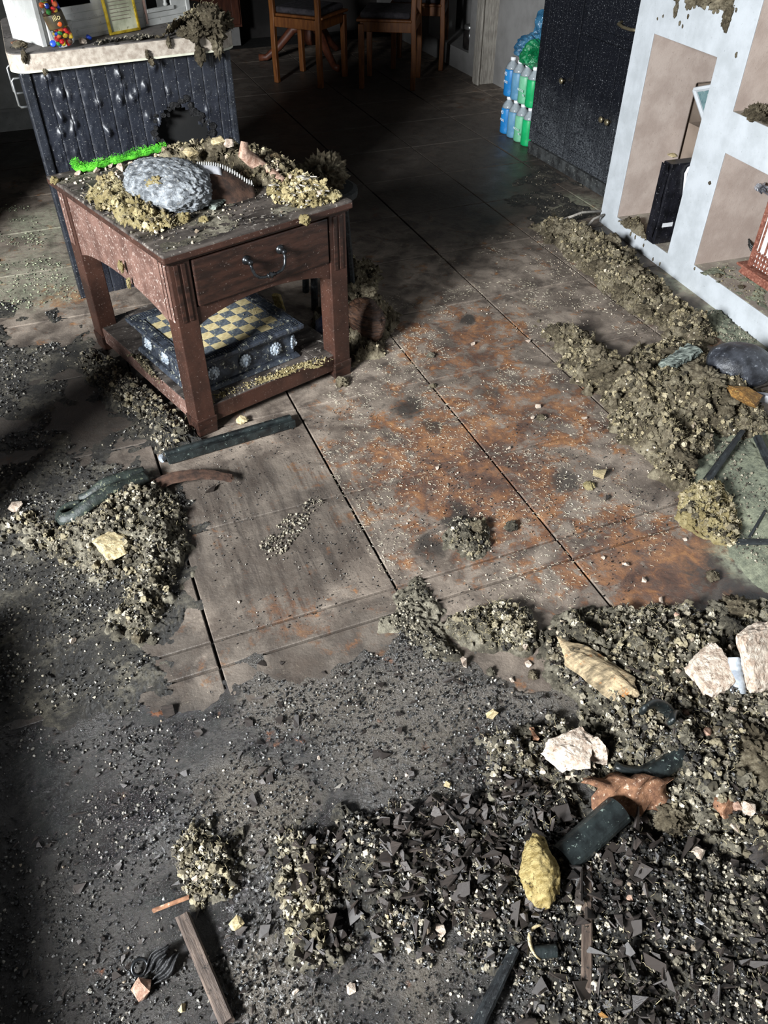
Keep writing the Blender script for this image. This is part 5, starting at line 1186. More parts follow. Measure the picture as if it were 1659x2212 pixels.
twool('pale wool tuft on the right corner of the table', 722, 430, .030, 'wool_pale', 4)
twool('large pale wool clump left of the silvery boulder', 300, 462, .055, 'wool_pale', 5, .8, big=True)
twool('tan wool clump on top of the silvery boulder', 335, 398, .035, 'wool_pale', 6, .6, .695, .3)
twool('brown wool clump at the left back corner of the table', 118, 394, .020, 'wool_pale', 7)
twool('tan wool clump behind the spiral notebook', 475, 352, .062, 'wool', 8, .95, .635, .2, 1.0, True)
twool('tan wool clump behind the silvery boulder', 398, 348, .032, 'wool', 9, .8, .63, .2, 1.0, True)
twool('brown wool clump at the back edge of the table', 545, 352, .040, 'wool', 10, .8, .63, .2, 1.0, True)
twool('pale wool clump right of the bark piece', 640, 395, .032, 'wool_pale', 11)
twool('small tuft stuck on the side of the table', 222, 540, .010, 'wool_pale', 12, 1.6, .47, .0)
for o in [o for o in COL.objects if o.get('label') == 'small tuft stuck on the side of the table']: o.location = TL(-.012, .31, .47); o.scale = (.012, .012, .028)
twool('thin tuft below the one stuck on the table side', 236, 575, .008, 'wool_pale', 13, 1.8, .43, 0)
for o in [o for o in COL.objects if o.get('label') == 'thin tuft below the one stuck on the table side']: o.location = TL(-.010, .285, .425); o.scale = (.009, .009, .026)
# pale dust standing in for the lit patches on low shelf and chess box
s1 = Shelf([(462, 866), (560, 832), (722, 778), (700, 768), (600, 800), (470, 848)], .0948, .002, .03, .004, 61, 70, .03, .53).put('lit_dust', M['wool_pale'], 'pale yellow dust standing in for the lit front of the low shelf', .004)
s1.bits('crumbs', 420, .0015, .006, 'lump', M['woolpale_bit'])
s2 = Shelf([(560, 640), (640, 692), (600, 720), (560, 700), (520, 680)], .0945 + .1175, .0012, .02, .0016, 62, 70, .03, .50).put('lit_dust', M['wool_pale'], 'pale yellow dust that also lightens the lit right side of the chess board', .004)
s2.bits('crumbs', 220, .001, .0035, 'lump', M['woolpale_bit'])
s3 = Shelf([(258, 770), (300, 765), (350, 830), (330, 850), (280, 810)], .0948, .012, .03, .012, 63, 44, .03, .35).put('wool_litter', M['wool'], 'wool litter on the left end of the low shelf', .004, on_table)
s3.bits('crumbs', 140, .002, .007, 'lump', M['wool_bit'])
# silvery boulder
Vb, Fb = ICO[6]; rb_ = 1 + .36 * (fbm(Vb * 1.5 + 7, 3, 7) - .5) + .13 * (.5 - np.abs(fbm(Vb * 8, 3, 9, .65) * 2 - 1)) + .08 * (.5 - worley(Vb * 9, 3)) + .05 * (fbm(Vb * 30, 2, 4) - .5)
c = TP(372, 438); lay('ash_boulder', 'silvery grey ash coated boulder on the table', 'boulder', Vb * rb_[:, None], Fb, M['ashboulder'], (c[0], c[1], ZT), (.142, .108, .060), head(TP(290, 400), TP(460, 450)), .05, .05, .012, None, True)
V, F = loft(.16, .05, .016, 24, 12, .2, 41, (1, .4), .2, .02); lay('grey_flap', 'dull grey flap trailing right of the silvery boulder', 'flap', V, F, M['charwood_pale'], (*TP(455, 452)[:2], ZT), (1, 1, 1), head(TP(455, 452), TP(550, 418)))
# green plush tail
pts = [TP(x, y, z) for x, y, z in ((162, 352, .640), (168, 364, .630), (190, 363, .628), (230, 352, .630), (280, 338, .636), (325, 326, .642), (360, 318, .648))]
gt = thing('plush_tail', 'bright green fluffy tail along the back edge of the table', 'toy tail', tuple(pts[1]))
b = Vector(pts[1]); gq = MB(); Q = []
for i in range(len(pts) - 1):
    for t in np.linspace(0, 1, 6)[:-1]: Q.append(Vector(pts[i]).lerp(Vector(pts[i + 1]), t) - b)
gq.tube(Q, [.011 + .0025 * math.sin(i * 1.9) for i in range(len(Q))], 10).build('core', M['green_plush'], gt, smooth=True)
P = np.array([list(q + b) for q in Q]); P = P[rng.integers(0, len(P), 1400)] + unitv(1400) * .011; P[:, 2] = np.abs(P[:, 2] - P[:, 2].min()) + P[:, 2].min()
fz = threads('fluff', P - np.array(b), M['green_plush'], (.004, .010), .0007, None, 1.5); fz.parent = gt
for k in ('category', 'label'): 
    if k in fz: del fz[k]
# spiral notebook, arched
nbk = thing('spiral_notebook', 'curled spiral notebook with white wire on the table', 'notebook', tuple(TP(480, 400)), 0)
o0 = Vector(TP(480, 400)); Ap, Bp = Vector(at(426, 356, .705)), Vector(at(548, 402, .630))
def spine(t): p = Ap.lerp(Bp, t); p = p.copy(); p.z += .022 * math.sin(PI * min(1, t * 1.15) * .9); return p
dv = (Bp - Ap).normalized(); side = Vector((-dv.y, dv.x, 0)).normalized() * -1
Pg = [[tuple(spine(t) - o0 + side * s * .085 + Vector((0, 0, -.075 * s * s - .004))) for s in np.linspace(0, 1, 8)] for t in np.linspace(0, 1, 18)]
MB().sheet(Pg, .002).build('cover', M['brown_card'], nbk, smooth=True)
Pg = [[tuple(spine(t) - o0 + side * s * .050 + Vector((0, 0, -.040 * s * s + .002))) for s in np.linspace(.05, 1, 6)] for t in np.linspace(0, .42, 8)]
MB().sheet(Pg, .0012).build('page', M['paper'], nbk, smooth=True)
hel = []; turns = 24
for i in range(turns * 10):
    t = i / (turns * 10); a = 2 * PI * turns * t; p = spine(t) - o0; hel.append(p + side * .0075 * math.cos(a) + Vector((0, 0, .0075 * math.sin(a))))
MB().tube(hel, .0016, 5).build('wire_spiral', M['white_wood'], nbk, smooth=True)
# plaster, bark and chips on the table
def tstone(label, px, py, r, m, seed, flat=.8, rz=0, z=ZT, **k): return stone(label, px, py, r, m, seed, flat, rz=rz, z=z, off=z, **k)
tstone('yellowish plaster lump on top of the back heap', 470, 312, 17, M['yellow_stone'], 201, .7, z=.70)
tstone('pale yellow cube of plaster in the back heap', 412, 345, 20, M['yellow_stone'], 202, .8, z=.665)
tstone('long cream plaster piece at the crest of the back heap', 495, 318, 15, M['plaster'], 203, .7, z=.69, asp=.6)
for k, (px, py, r) in enumerate(((180, 372, 12), (195, 366, 11), (210, 374, 9), (240, 362, 10), (262, 368, 12), (170, 378, 9), (222, 352, 8), (285, 360, 9), (318, 352, 9), (250, 378, 8))):
    tstone('small pinkish plaster pebble in front of the green tail', px, py, r, M['plaster'], 210 + k, .8, k, group='pebbles by the green tail')
for k, (px, py, r) in enumerate(((620, 350, 7), (585, 365, 7), (600, 372, 6), (566, 352, 6), (628, 385, 7), (690, 420, 7), (420, 325, 7), (440, 330, 6))):
    tstone('cream plaster pebble at the back right of the table', px, py, r, M['plaster'], 230 + k, .8, k, z=ZT + .03, group='pebbles at the back right of the table')
bk = thing('bark_piece', 'pinkish curved rind with a dark hollow at the back of the table', 'bark', tuple(TP(560, 370)), 0); o0 = Vector(TP(560, 370))
p_ = [Vector(at(x, y, z)) - o0 for x, y, z in ((528, 306, .735), (526, 330, .705), (545, 347, .675), (572, 365, .650), (612, 390, .628))]
MB().tube(p_, [.014, .024, .025, .020, .012], 12, flat=.7).build('rind', M['pinkrock'], bk, smooth=True)
Vv, Ff = rock_shape(243, 14, 2, .08); q = Vector(at(548, 338, .675)) - o0; link('hollow', mesh_np('hollow', Vv * np.array([.030, .022, .026]) + np.array(q), Ff, M['brown_card']), bk)
V, F = rock_shape(240, 15, 3, .06); c = TP(588, 372); lay('speckled_lump', 'brown speckled flat lump beside the curved rind', 'lump', V, F, M['sponge_dark'], (c[0], c[1], ZT + .012), (.060, .038, .026), .3, .1, .1)

# ------------------------------------------------------------------ things on the worktop
ZW = .8872
HO = IL(.095, .045); HA = .12 + .353
HS = thing('model_house', 'white painted wooden model house standing on the worktop', 'model house', (HO[0], HO[1], ZW), HA)
hx, hy = np.array([math.cos(HA), math.sin(HA)]), np.array([-math.sin(HA), math.cos(HA)])
def hp2(px, py, dep=0.0):
    "pixel -> (along, height) on the house front"
    o = np.array(HO[:2]) + hy * dep; d = (px - 829.5) / FPX * CR - (py - 1106) / FPX * CU + CW
    t = ((o - CAMP[:2]) @ hy) / (d[:2] @ hy); q = CAMP + d * t; return (q[:2] - np.array(HO[:2])) @ hx, q[2] - ZW
HW = hp2(410, 42)[0]; HH = .34
def hrect(x0, y0, x1, y1):
    a, b = hp2(x0, y0), hp2(x1, y1); return (min(a[0], b[0]), max(a[0], b[0]), max(min(a[1], b[1]), .001), max(a[1], b[1]))
r1 = hrect(137, 44, 200, 18); r2 = hrect(118, 12, 196, -34); r3 = hrect(319, 26, 366, -14)
w3 = (r3[0], r3[1], r3[2], r3[3])
hole_plate(.0, HW, 0, HH, [(.075, r1[1], max(r1[2], .09), r1[3]), (.075, r1[1], r1[3] + .016, HH - .05), (r3[0], r3[1], max(r3[2], .055), r3[2] + .12)], 0, .008).build('front_wall', M['white_wood'], HS, bevel=.001)
MB().box(0, .008, .008, .20, 0, HH).build('side_wall', M['white_wood'], HS); MB().box(HW - .008, HW, .008, .20, 0, HH).build('side_wall', M['white_wood'], HS)
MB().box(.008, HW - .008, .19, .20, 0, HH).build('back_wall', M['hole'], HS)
MB().box(-.006, .010, -.010, .0, 0, HH).build('corner_post', M['white_wood'], HS, bevel=.001); MB().box(.026, .046, -.010, .0, 0, HH).build('corner_post', M['white_wood'], HS, bevel=.001); MB().box(HW - .012, HW + .004, -.008, 0, 0, HH).build('corner_post', M['white_wood'], HS, bevel=.001)
for z in (.022, .046, .070): MB().box(.075, r3[0] - .03, -.003, .0, z - .010, z + .010).build('clapboard', M['white_wood'], HS, bevel=.001)
for z in (.012, .034): MB().box(r3[0] - .02, HW - .014, -.003, .0, z - .010, z + .010).build('clapboard', M['white_wood'], HS, bevel=.001)
MB().box(r3[0] - .006, r3[1] + .006, -.008, .0, max(r3[2], .055) - .012, max(r3[2], .055)).build('sill', M['white_wood'], HS, bevel=.001)
MB().lathe([(.007, 0), (.009, .006), (.005, .012), (.009, .030), (.010, .045), (.005, .060), (.008, .070), (.008, .085)], 12, Matrix.Translation((r3[1] - .022, .006, max(r3[2], .055)))).build('baluster', M['white_wood'], HS, smooth=True)
MB().lathe([(.010, 0), (.013, .004), (.010, .012), (.012, .050), (.016, .054), (.016, .066)], 14, Matrix.Translation((.098, -.018, 0))).build('pot_pillar', M['white_wood'], HS, smooth=True)
M['pinkwood'] = mat('pinkwood', (170, 130, 118), (206, 178, 166), 30, .6)
MB().box(r3[0] - .016, r3[0] - .008, -.005, 0, .01, HH - .06).build('door_stile', M['pinkwood'], HS)
# gold picture frame
M['gold'] = mat('gold', (150, 122, 24), (206, 178, 62), 40, .35, .5, dust=((90, 76, 40), .15, 80))
M['print'] = mat('print', (150, 152, 126), (196, 196, 170), 18, .4, dust=((110, 108, 88), .2, 40))
f0, f1 = hp2(236, 70, -.02), hp2(296, 61, -.02); FWd = f1[0] - f0[0] + .012
GF = thing('picture_frame', 'gold picture frame leaning on the white model house', 'picture frame', (HO[0] + hx[0] * (f0[0] - .004) - hy[0] * .028, HO[1] + hx[1] * (f0[0] - .004) - hy[1] * .028, ZW + .001), HA, rot=(-.10, 0, HA))
hole_plate(0, FWd, 0, .17, [(.009, FWd - .009, .009, .161)], -.006, .006).build('moulding', M['gold'], GF, bevel=.002)
MB().box(.009, FWd - .009, 0, .003, .009, .161).build('print', M['print'], GF)
for k in range(9):
    MB().box(.022, FWd - .022 - random.uniform(0, .02), -.0006, -.0001, .13 - k * .011, .132 - k * .011).build('print_line', M['beige_dark'], GF)
# bottle of sweets
M['clear'] = NT('clear_plastic').set(col=(.95, .97, 1, 1), rough=.08, spec=.5, Transmission_Weight=1.0, IOR=1.25).m
M['red'] = mat('red', (190, 24, 28), (222, 50, 50), 20, .35); M['blue'] = mat('blue', (26, 52, 160), (46, 84, 200), 20, .35); M['sweet_green'] = mat('sweet_green', (40, 120, 50), (70, 150, 70), 20, .35); M['sweet_yellow'] = mat('sweet_yellow', (206, 170, 40), (226, 196, 70), 20, .35); M['sweet_brown'] = mat('sweet_brown', (70, 44, 30), (96, 62, 44), 20, .4); M['sweet_orange'] = mat('sweet_orange', (210, 90, 40), (226, 120, 60), 20, .35)
M['label_dark'] = mat('label_dark', (58, 50, 36), (92, 80, 56), 14, .4, dust=((150, 60, 40), .15, 40))
cb = at(146, 103, ZW); BT = thing('sweet_bottle', 'clear bottle of coloured sweets with a red cap on the worktop', 'bottle', tuple(cb), 0, rot=(0, math.radians(-14), .12)); BT.location.z = ZW + .008
BTI = MB().lathe([(.024, .001), (.030, .004), (.0325, .012), (.0325, .045), (.0315, .050), (.0325, .056), (.0325, .118), (.028, .136), (.018, .152), (.014, .160), (.014, .168)], 24).build('shell', M['clear'], BT, smooth=True)
MB().lathe([(.0165, .166), (.0175, .168), (.0175, .186), (.015, .190)], 20).build('cap', M['red'], BT, smooth=True)
MB().lathe([(.0330, .058), (.0333, .059), (.0333, .098), (.0330, .099)], 24).build('label', M['label_dark'], BT, smooth=True)
swm = [MB().ball((0, 0, 0), (.0085, .0085, .006), 10, 7).mesh('sweet', M[n], True) for n in ('red', 'blue', 'sweet_green', 'sweet_yellow', 'sweet_brown', 'sweet_orange')]
for k in range(90):
    a = random.uniform(0, 6.28); r_ = .0225 * random.random() ** .4; link('sweet', swm[[0, 4, 3, 1, 2, 5, 4][k % 7]], BT, (r_ * math.cos(a), r_ * math.sin(a), .010 + .118 * (k / 90)), (random.uniform(0, 3), random.uniform(0, 3), 0))
def text(body, size, m, parent, loc, rot, ext=.0004):
    cu = bpy.data.curves.new('lettering', 'FONT'); cu.body = body; cu.size = size; cu.extrude = ext; cu.align_x = 'CENTER'; cu.align_y = 'CENTER'; cu.materials.append(m)
    t_ = bpy.data.objects.new('t', cu); COL.objects.link(t_); bpy.context.view_layer.update()
    me = bpy.data.meshes.new_from_object(t_.evaluated_get(bpy.context.evaluated_depsgraph_get())); bpy.data.objects.remove(t_)
    return link('lettering', me, parent, loc, rot)
M['cream_ink'] = mat('cream_ink', (216, 200, 140), (226, 212, 160), 10, .5); M['white_ink'] = mat('white_ink', (206, 216, 224), (226, 232, 238), 10, .5)
text('illo', .022, M['cream_ink'], BT, (.002, -.0342, .088), (PI / 2, 0, 0)); MB().ball((.004, -.031, .068), (.009, .004, .008), 12, 7).build('label_emblem', M['sweet_orange'], BT, smooth=True)
# small things on the worktop
def wt(px, py): return at(px, py, ZW)
c = wt(116, 101); tag(MB().lathe([(.006, 0), (.010, .002), (.010, .010), (.008, .012)], 14, Matrix.Rotation(1.2, 4, 'X')).build('blue_stopper', M['blue'], smooth=True, loc=(c[0], c[1], ZW + .008)), 'dark blue stopper left of the sweets bottle', 'stopper')
c = wt(192, 90); tag(MB().lathe([(.006, 0), (.010, .002), (.010, .010), (.008, .012)], 14, Matrix.Rotation(.6, 4, 'Y')).build('blue_stopper', M['blue'], smooth=True, loc=(c[0], c[1], ZW + .008)), 'dark blue stopper behind the pinkish stone', 'stopper')
c = wt(82, 84); tag(MB().lathe([(.008, 0), (.011, .004), (.011, .024), (.006, .036), (.004, .046)], 14, Matrix.Rotation(.2, 4, 'X')).build('ink_bottle', M['blue'], smooth=True, loc=(c[0], c[1], ZW + .001)), 'small dark blue bottle left of the model house', 'bottle')
stone('pinkish white stone between the sweets bottle and gold frame', 180, 96, 11, M['plaster'], 260, .8, off=ZW, z=ZW)
c = wt(32, 94); tag(MB().tube([(0, 0, .003), (.03, .012, .004)], .004, 6, flat=.5).build('orange_chip', M['terracotta'], loc=(c[0] - .012, c[1], ZW)), 'orange chip near the left corner of the worktop', 'chip')
c = wt(30, 76); tag(MB().box(-.006, .006, -.003, .003, 0, .002).build('paper_scrap', M['paper'], loc=(c[0], c[1], ZW + .0003), rot=(0, 0, .2), bevel=.0005), 'tiny white scrap at the left of the worktop', 'scrap')
def on_top(P):
    c_, s_ = math.cos(.12), math.sin(.12); ix = (P[:, 0] + .026) * c_ + (P[:, 1] - 3.222) * s_; iy = -(P[:, 0] + .026) * s_ + (P[:, 1] - 3.222) * c_
    hxx = (P - np.array(HO[:2])) @ hx; hyy = (P - np.array(HO[:2])) @ hy
    return (iy > -.034) & (ix > -.02) & (ix < .76) & ~((hyy > -.012) & (hxx > -.01) & (hxx < HW + .01))
k1 = Shelf([(330, 95), (400, 62), (446, 40), (505, 45), (500, 98), (430, 88), (340, 102)], ZW, .04, .05, .026, 41, 34, .03).put('wool_heap', M['wool'], 'wool heap on the right corner of the worktop', .005, on_top)
k1.bits('crumbs', 260, .003, .010, 'lump', M['wool_bit']); k1.hairs(300)
k2 = Shelf([(200, 95), (330, 80), (345, 92), (300, 104), (215, 108)], ZW, .010, .02, .012, 42, 44, .02).put('ash_drift', M['mud_mix'], 'thin ash drift along the front edge of the worktop', .005, on_top)
k2.bits('crumbs', 200, .002, .006, 'lump', M['grey_bit'])
k3 = Shelf([(10, 60), (75, 45), (90, 80), (50, 108), (14, 104)], ZW, .004, .03, .008, 43, 44, .02, .45).put('ash_drift', M['mud_mix'], 'dark ash at the left end of the worktop', .005, on_top)
for k, (px, py, r, sq, lab) in enumerate(((455, 72, .085, .9, 'big drooping wool clump on the right corner of the worktop'), (425, 78, .05, .9, 'wool clump left of the big drooping one on the worktop'), (480, 62, .06, 1.0, 'wool clump at the far right edge of the worktop'), (400, 76, .04, .7, 'small wool clump beside the model house corner'))):
    c = wt(px, py); wool(lab, (c[0], c[1], ZW), r, 'wool', k + 3, sq, k, None, 1.0, .3, True)
for k, (px, py, r, lab) in enumerate(((432, 115, .032, 'wool strand hanging down the worktop edge near its right end'), (470, 98, .040, 'wool strand hanging over the right end of the worktop edge'), (318, 118, .014, 'thin tuft stuck to the worktop edge'), (327, 132, .015, 'dark tuft hanging below the worktop edge'), (52, 122, .018, 'wool strand over the left end of the worktop edge'), (365, 92, .016, 'little tuft on the worktop edge left of the big clump'), (97, 156, .010, 'tiny dark tuft under the left of the worktop edge'))):
    # on the front of the slab
    o = np.array(IL(0, -.044)[:2]); nrm = np.array([math.sin(.12), -math.cos(.12)]); d = (px - 829.5) / FPX * CR - (py - 1106) / FPX * CU + CW; t = ((o - CAMP[:2]) @ nrm) / (d[:2] @ nrm); q = CAMP + d * t
    w_ = wool(lab, q, r, 'wool', k + 6, 1.5, k, None, .7, .62); w_.location = tuple(q)
c = wt(45, 103); wool('tan wool tuft on the left corner of the worktop', (c[0], c[1], ZW), .035, 'wool', 3, .6, 1)

# ------------------------------------------------------------------ things in the niches
def UL(u, dep): return (2.30 + .0752 * u + .9972 * dep, 1.856 + .9972 * u - .0752 * dep)
M['black_card'] = mat('black_card', (12, 12, 15), (30, 30, 36), 20, .3, spec=.5, bump=.35, bsc=18, bd=.01, dust=((150, 150, 152), .06, 120))
M['label_white'] = mat('label_white', (206, 206, 208), (224, 224, 226), 30, .6)
BB = thing('black_box', 'black glossy flat box with a small white label standing in the tall niche', 'box', (*UL(.80, -.012), .0725), UA)
BB.location.z = .0745
MB().box(0, .058, -.30, 0, 0, .338).build('body', M['black_card'], BB, bevel=.004)
MB().box(-.0012, .0, -.075, -.024, .074, .092).build('label', M['label_white'], BB)
MB().prism([(0, .03), (-.012, .12), (-.004, .20), (-.010, .30), (0, .335), (-.3, .338), (-.3, .0)][:5] + [(.001, .335), (.001, .03)], .006, .052, 'x').build('torn_wrap', M['black_card'], BB, loc=(0, .0125, 0), bevel=.002)
MB().tube([(-.004, -.125, .200), (-.008, -.105, .198), (-.009, -.088, .215), (-.009, -.072, .300), (-.009, -.078, .318), (-.008, -.10, .328), (-.004, -.125, .330)], .007, 8).build('handle', M['label_white'], BB, smooth=True)
WS = thing('notched_strip', 'white notched plastic strip beside the black box', 'strip', (*UL(.712, .035), .0745), UA)
MB().box(0, .012, -.03, 0, 0, .30).build('back_strip', M['label_white'], WS)
for k in range(14): MB().box(-.0, .014, .0002, .008, .008 + k * .0205, .020 + k * .0205).build('tooth', M['label_white'], WS)
stone('crumpled tan scrap on top of the black box', 1451, 341, 12, M['yellow_stone'], 270, .5, off=.41, z=.4125)
# picture frame in the niche
PF = thing('photo_frame', 'pale grey framed picture tilted inside the tall niche', 'picture frame', (*UL(1.115, .235), .45), UA, rot=(0, 0, UA))
p0, p1, p2 = Vector((-.02, 0, .155)), Vector((-.19, -.04, .215)), Vector((-.155, -.02, .02)); p3 = p1 + p2 - p0
def bar4(a, b, w): return MB().tube([a, b], w, 4)
for a, b in ((p0, p1), (p0, p2), (p2, p3), (p1, p3)): MB().tube([a, b], .011, 6).build('frame_bar', M['plaster_white'], PF)
fm = MB(); fm.add([p0, p1, p3, p2, p0 + Vector((0, -.006, 0)), p1 + Vector((0, -.006, 0)), p3 + Vector((0, -.006, 0)), p2 + Vector((0, -.006, 0))], [(0, 1, 2, 3), (7, 6, 5, 4), (0, 4, 5, 1), (1, 5, 6, 2), (2, 6, 7, 3), (3, 7, 4, 0)])
M['teal_print'] = mat('teal_print', (40, 66, 74), (96, 120, 122), 22, .3, dust=((150, 160, 150), .2, 60)); fm.build('picture', M['teal_print'], PF)
# the frame rests on a stack behind the box
MB().box(-.20, -.01, -.12, -.02, -.375, .02).build('backing_board', M['beige_dark'], PF)
n1 = Shelf([(1336, 478), (1380, 480), (1400, 510), (1395, 520), (1345, 488)], .0722, .022, .03, .018, 51, 44, .015).put('wool_litter', M['wool'], 'brown wool litter on the floor of the tall niche', .004)
n1.bits('crumbs', 120, .002, .007, 'lump', M['wool_bit'])
wool('wool clump lying at the front of the upper right niche', (*UL(.455, .03), .678), .058, 'wool', 2, .75, 0, None, 1.0, .3, True)
wool('small wool tuft right of the clump in the upper niche', (*UL(.385, .03), .678), .03, 'wool', 5, .75, 0)
n2 = Shelf([(1515, 590), (1560, 570), (1650, 600), (1659, 672), (1600, 640)], .1002, .004, .05, .006, 52, 50, .02, .42).put('ash_film', M['ash_green'], 'pale ash film on the floor of the lower niche', .004)
n2.bits('crumbs', 160, .0016, .006, 'lump', M['wool_bit'])
for k, (px, py, r) in enumerate(((1550, 597, 11), (1600, 622, 10))):
    c = at(px, py, .10); wool('little wool tuft on the floor of the lower niche', (c[0], c[1], .1005), mpp(px, py, .1) * r, 'wool', k + 2, .6, k, 'tufts in the lower niche')
n4 = [(1.02, .03), (.94, .035), (.86, .035), (.78, .04), (.71, .02)]
for k, (u, r) in enumerate(n4):
    wool('olive wool clump on the ledge of the top niche', (*UL(u, .02), .962), .05 + .01 * (k % 2), 'wool', k + 4, .8, k, 'wool on the top niche ledge', 1.0, .3, k % 2 == 0)
for k, (px, py, r, sq) in enumerate(((1460, 20, .020, 1.8), (1485, 12, .014, 1.6), (1500, 10, .012, 1.6), (1570, 40, .036, 1.5), (1468, 50, .008, 1.6), (1486, 35, .008, 1.3), (1420, 40, .006, 1.2), (1432, 35, .006, 1.2), (1590, 22, .007, 1.4), (1590, 118, .008, 1.6), (1533, 395, .012, .8), (1474, 57, .006, 1.4), (1500, 580, .006, 1.6), (1362, 505, .007, 2.0), (1372, 512, .007, 2.0), (1390, 530, .006, 2.0), (1410, 560, .006, 2), (1425, 570, .006, 2))):
    o = np.array([2.30, 1.856]); nrm = np.array([-.9972, .0752]); o = o + nrm * .003; d = (px - 829.5) / FPX * CR - (py - 1106) / FPX * CU + CW; t = ((o - CAMP[:2]) @ nrm) / (d[:2] @ nrm); q = CAMP + d * t
    w_ = wool('brown splash of wool stuck to the white front of the unit', q, r, 'wool', k, sq, UA, 'splashes stuck to the white unit', .35, .62); w_.location = tuple(q); w_.scale = (r, r * .4, r * sq)
# red lantern
M['redwood'] = mat('redwood', (100, 56, 44), (142, 92, 76), 60, .6, bump=.3, bsc=80, dust=((206, 170, 150), .16, 120)); M['lattice_white'] = mat('lattice_white', (214, 214, 210), (228, 228, 224), 20, .6)
LN = thing('lattice_lantern', 'carved red wooden lantern with white panes in the lower niche', 'lantern', (*UL(.275, .20), .1005), UA)
MB().taper((-.13, .13, -.10, .075), (-.12, .12, -.095, .07), .006, .034).build('base', M['redwood'], LN, bevel=.003)
MB().box(-.142, .142, -.108, .085, .034, .044).build('base_rim', M['redwood'], LN, bevel=.003)
for sx_ in (-.11, .11):
    for sy_ in (-.08, .05): MB().box(sx_ - .014, sx_ + .014, sy_ - .014, sy_ + .014, 0, .008).build('foot', M['redwood'], LN)
for sx_ in (-.098, .098):
    for sy_ in (-.078, .053): MB().box(sx_ - .009, sx_ + .009, sy_ - .009, sy_ + .009, .044, .36).build('corner_post', M['redwood'], LN, bevel=.002)
MB().box(-.088, .088, .050, .054, .05, .35).build('pane', M['lattice_white'], LN); MB().box(.094, .098, -.068, .044, .05, .35).build('pane', M['lattice_white'], LN)
for z in (.062, .082, .102, .30, .32, .34):
    MB().box(-.089, .089, .0545, .062, z - .003, z + .003).build('lattice_bar', M['redwood'], LN)
for k in range(10): MB().box(-.080 + k * .0178, -.074 + k * .0178, .0546, .0615, .052, .11).build('lattice_bar', M['redwood'], LN)
for k in range(5): MB().box(-.070 + k * .035, -.065 + k * .035, .0546, .0615, .11, .30).build('lattice_bar', M['redwood'], LN)
MB().taper((-.12, .12, -.10, .075), (-.07, .07, -.05, .03), .36, .40).build('roof', M['redwood'], LN, bevel=.003)
cp = [at(x, y, z) for x, y, z in ((1659, 560, .125), (1640, 552, .125), (1622, 540, .15), (1617, 528, .16), (1624, 520, .165), (1636, 520, .16))]
for k, dz in enumerate((0, .012, .022)):
    b = Vector(cp[0]); tag(MB().tube([Vector(p) - b + Vector((0, .004 * k, dz * (1 - abs(i - 2.5) / 3))) for i, p in enumerate(cp)], .0035, 7).build('black_cable', M['black_plastic'], smooth=True, loc=b), ('lowest loop of black cable beside the lantern', 'middle loop of black cable beside the lantern', 'uppermost loop of black cable beside the lantern')[k], 'cable')
FO = thing('foil_flower', 'crumpled silver foil flower above the lantern in the lower niche', 'ornament', (*UL(.50, .20), .1005), UA)
M['foil'] = mat('foil', (96, 96, 104), (196, 198, 204), 30, .25, .7, bump=.8, bsc=60)
MB().tube([(-.13, 0, .262), (-.07, 0, .285), (-.006, 0, .290)], .003, 6).build('stem', M['foil'], FO)
for k in range(9):
    a = k * .7; Vp, Fp = rock_shape(280 + k, 10, 1, .1); Mx = np.array(eulerM(a, .8, 0))[:3, :3]; v = (Vp * np.array([.020, .007, .016])) @ Mx.T + np.array([-.006 + .016 * math.cos(a), .016 * math.sin(a), .290 + .008 * (k % 3)])
    link('petal', mesh_np('petal', v, Fp, M['foil']), FO)

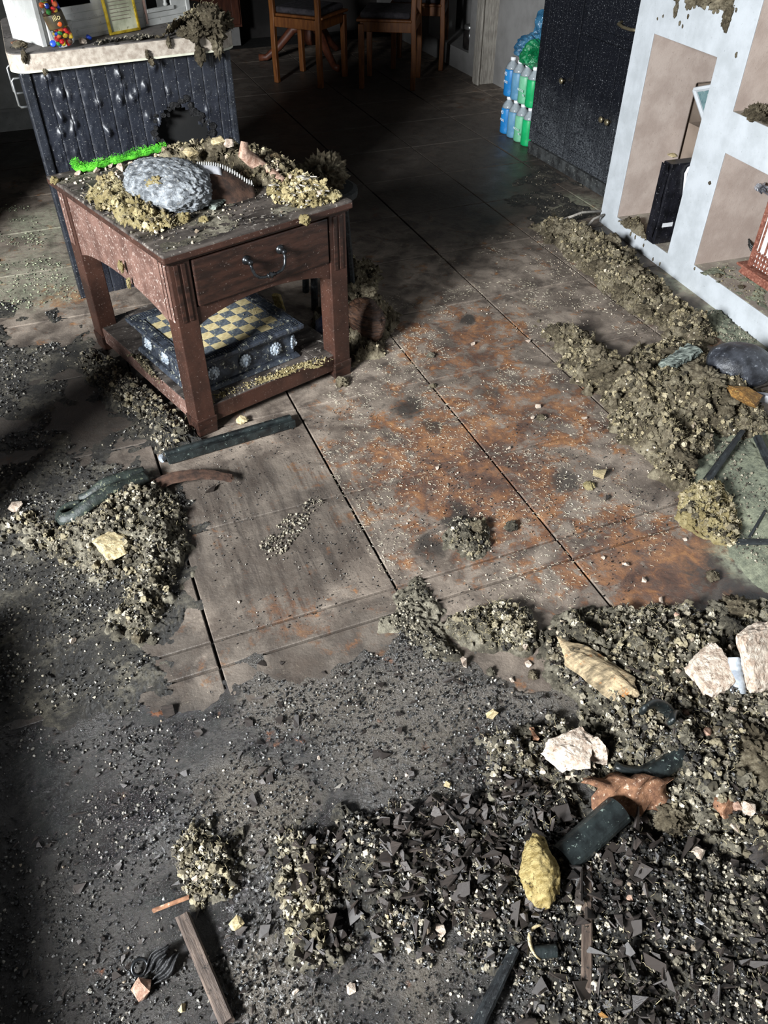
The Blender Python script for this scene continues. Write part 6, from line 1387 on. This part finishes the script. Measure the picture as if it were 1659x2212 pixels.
# ------------------------------------------------------------------ pack of water bottles beyond the cabinet
M['pack_blue'] = mat('pack_blue', (20, 98, 158), (44, 128, 186), 8, .35, dust=((130, 150, 160), .06, 60)); M['pack_blue2'] = mat('pack_blue2', (70, 118, 150), (104, 146, 172), 8, .4)
M['pack_mint'] = mat('pack_mint', (84, 152, 116), (120, 180, 146), 8, .4); M['pack_green'] = mat('pack_green', (10, 140, 78), (34, 168, 104), 8, .35)
M['pack_clear'] = mat('pack_clear', (96, 104, 110), (160, 168, 172), 12, .15, spec=.8)
M['film'] = mat('film', (24, 66, 96), (70, 120, 150), 9, .15, spec=.8, bump=.9, bsc=14, bd=.02)
M['film_green'] = mat('film_green', (4, 84, 46), (24, 132, 82), 9, .18, spec=.8, bump=.9, bsc=16, bd=.02)
WP = thing('bottle_pack', 'two-tier pack of blue and green water bottles beside the cabinet', 'bottle pack', (2.60, 4.22, 0), 0)
bms = {}
def bottle_mesh(col):
    return (MB().lathe([(.032, .001), (.040, .006), (.042, .014), (.042, .035), (.0405, .042), (.042, .050), (.042, .140), (.040, .146)], 18).mesh('bottle', M[col], True),
            MB().lathe([(.040, .1462), (.038, .156), (.028, .174), (.015, .186), (.014, .190)], 18).mesh('neck', M['pack_clear'], True),
            MB().lathe([(.015, .1902), (.0165, .192), (.0165, .204), (.014, .207)], 14).mesh('cap', M['label_white'], True))
for c_ in ('pack_blue', 'pack_blue2', 'pack_mint', 'pack_green'): bms[c_] = bottle_mesh(c_)
for tier in (0, 1):
    for row in range(3):
        for i, c_ in enumerate(('pack_green', 'pack_mint', 'pack_blue2', 'pack_blue')):
            pos = (.045 + row * .085, .045 + i * .086, tier * .210)
            b_ = link('bottle', bms[c_][0], WP, pos); link('neck', bms[c_][1], b_); link('cap', bms[c_][2], b_)
for tier in (0, 1):
    z = tier * .210
    text('40', .030, M['white_ink'], WP, (.0035, .305, z + .122), (PI / 2, 0, -PI / 2)); text('PURE', .020, M['white_ink'], WP, (.003, .296, z + .080), (PI / 2, 0, -PI / 2))
    text('RECYCLE', .016, M['white_ink'], WP, (.003, .120, z + .075), (PI / 2, 0, -PI / 2)); text('ME', .016, M['white_ink'], WP, (.003, .085, z + .055), (PI / 2, 0, -PI / 2))
def crumple(name, m, c, r, s):
    V = ICO[4][0]; n = fbm(V * 2.0 + s, 3, s); rid = np.abs(fbm(V * 3.4 + s, 3, s + 3) * 2 - 1); v = V * (1 + .7 * (n - .5) + .55 * (.25 - rid))[:, None] * np.array(r) + np.array(c)
    return link(name, mesh_np(name, v, ICO[4][1], m, False), WP)
crumple('wrap_film', M['film'], (.14, .24, .47), (.11, .085, .075), 3); crumple('wrap_film', M['film'], (.16, .10, .58), (.09, .10, .11), 5); crumple('wrap_film', M['film_green'], (.11, .10, .465), (.115, .10, .075), 7)
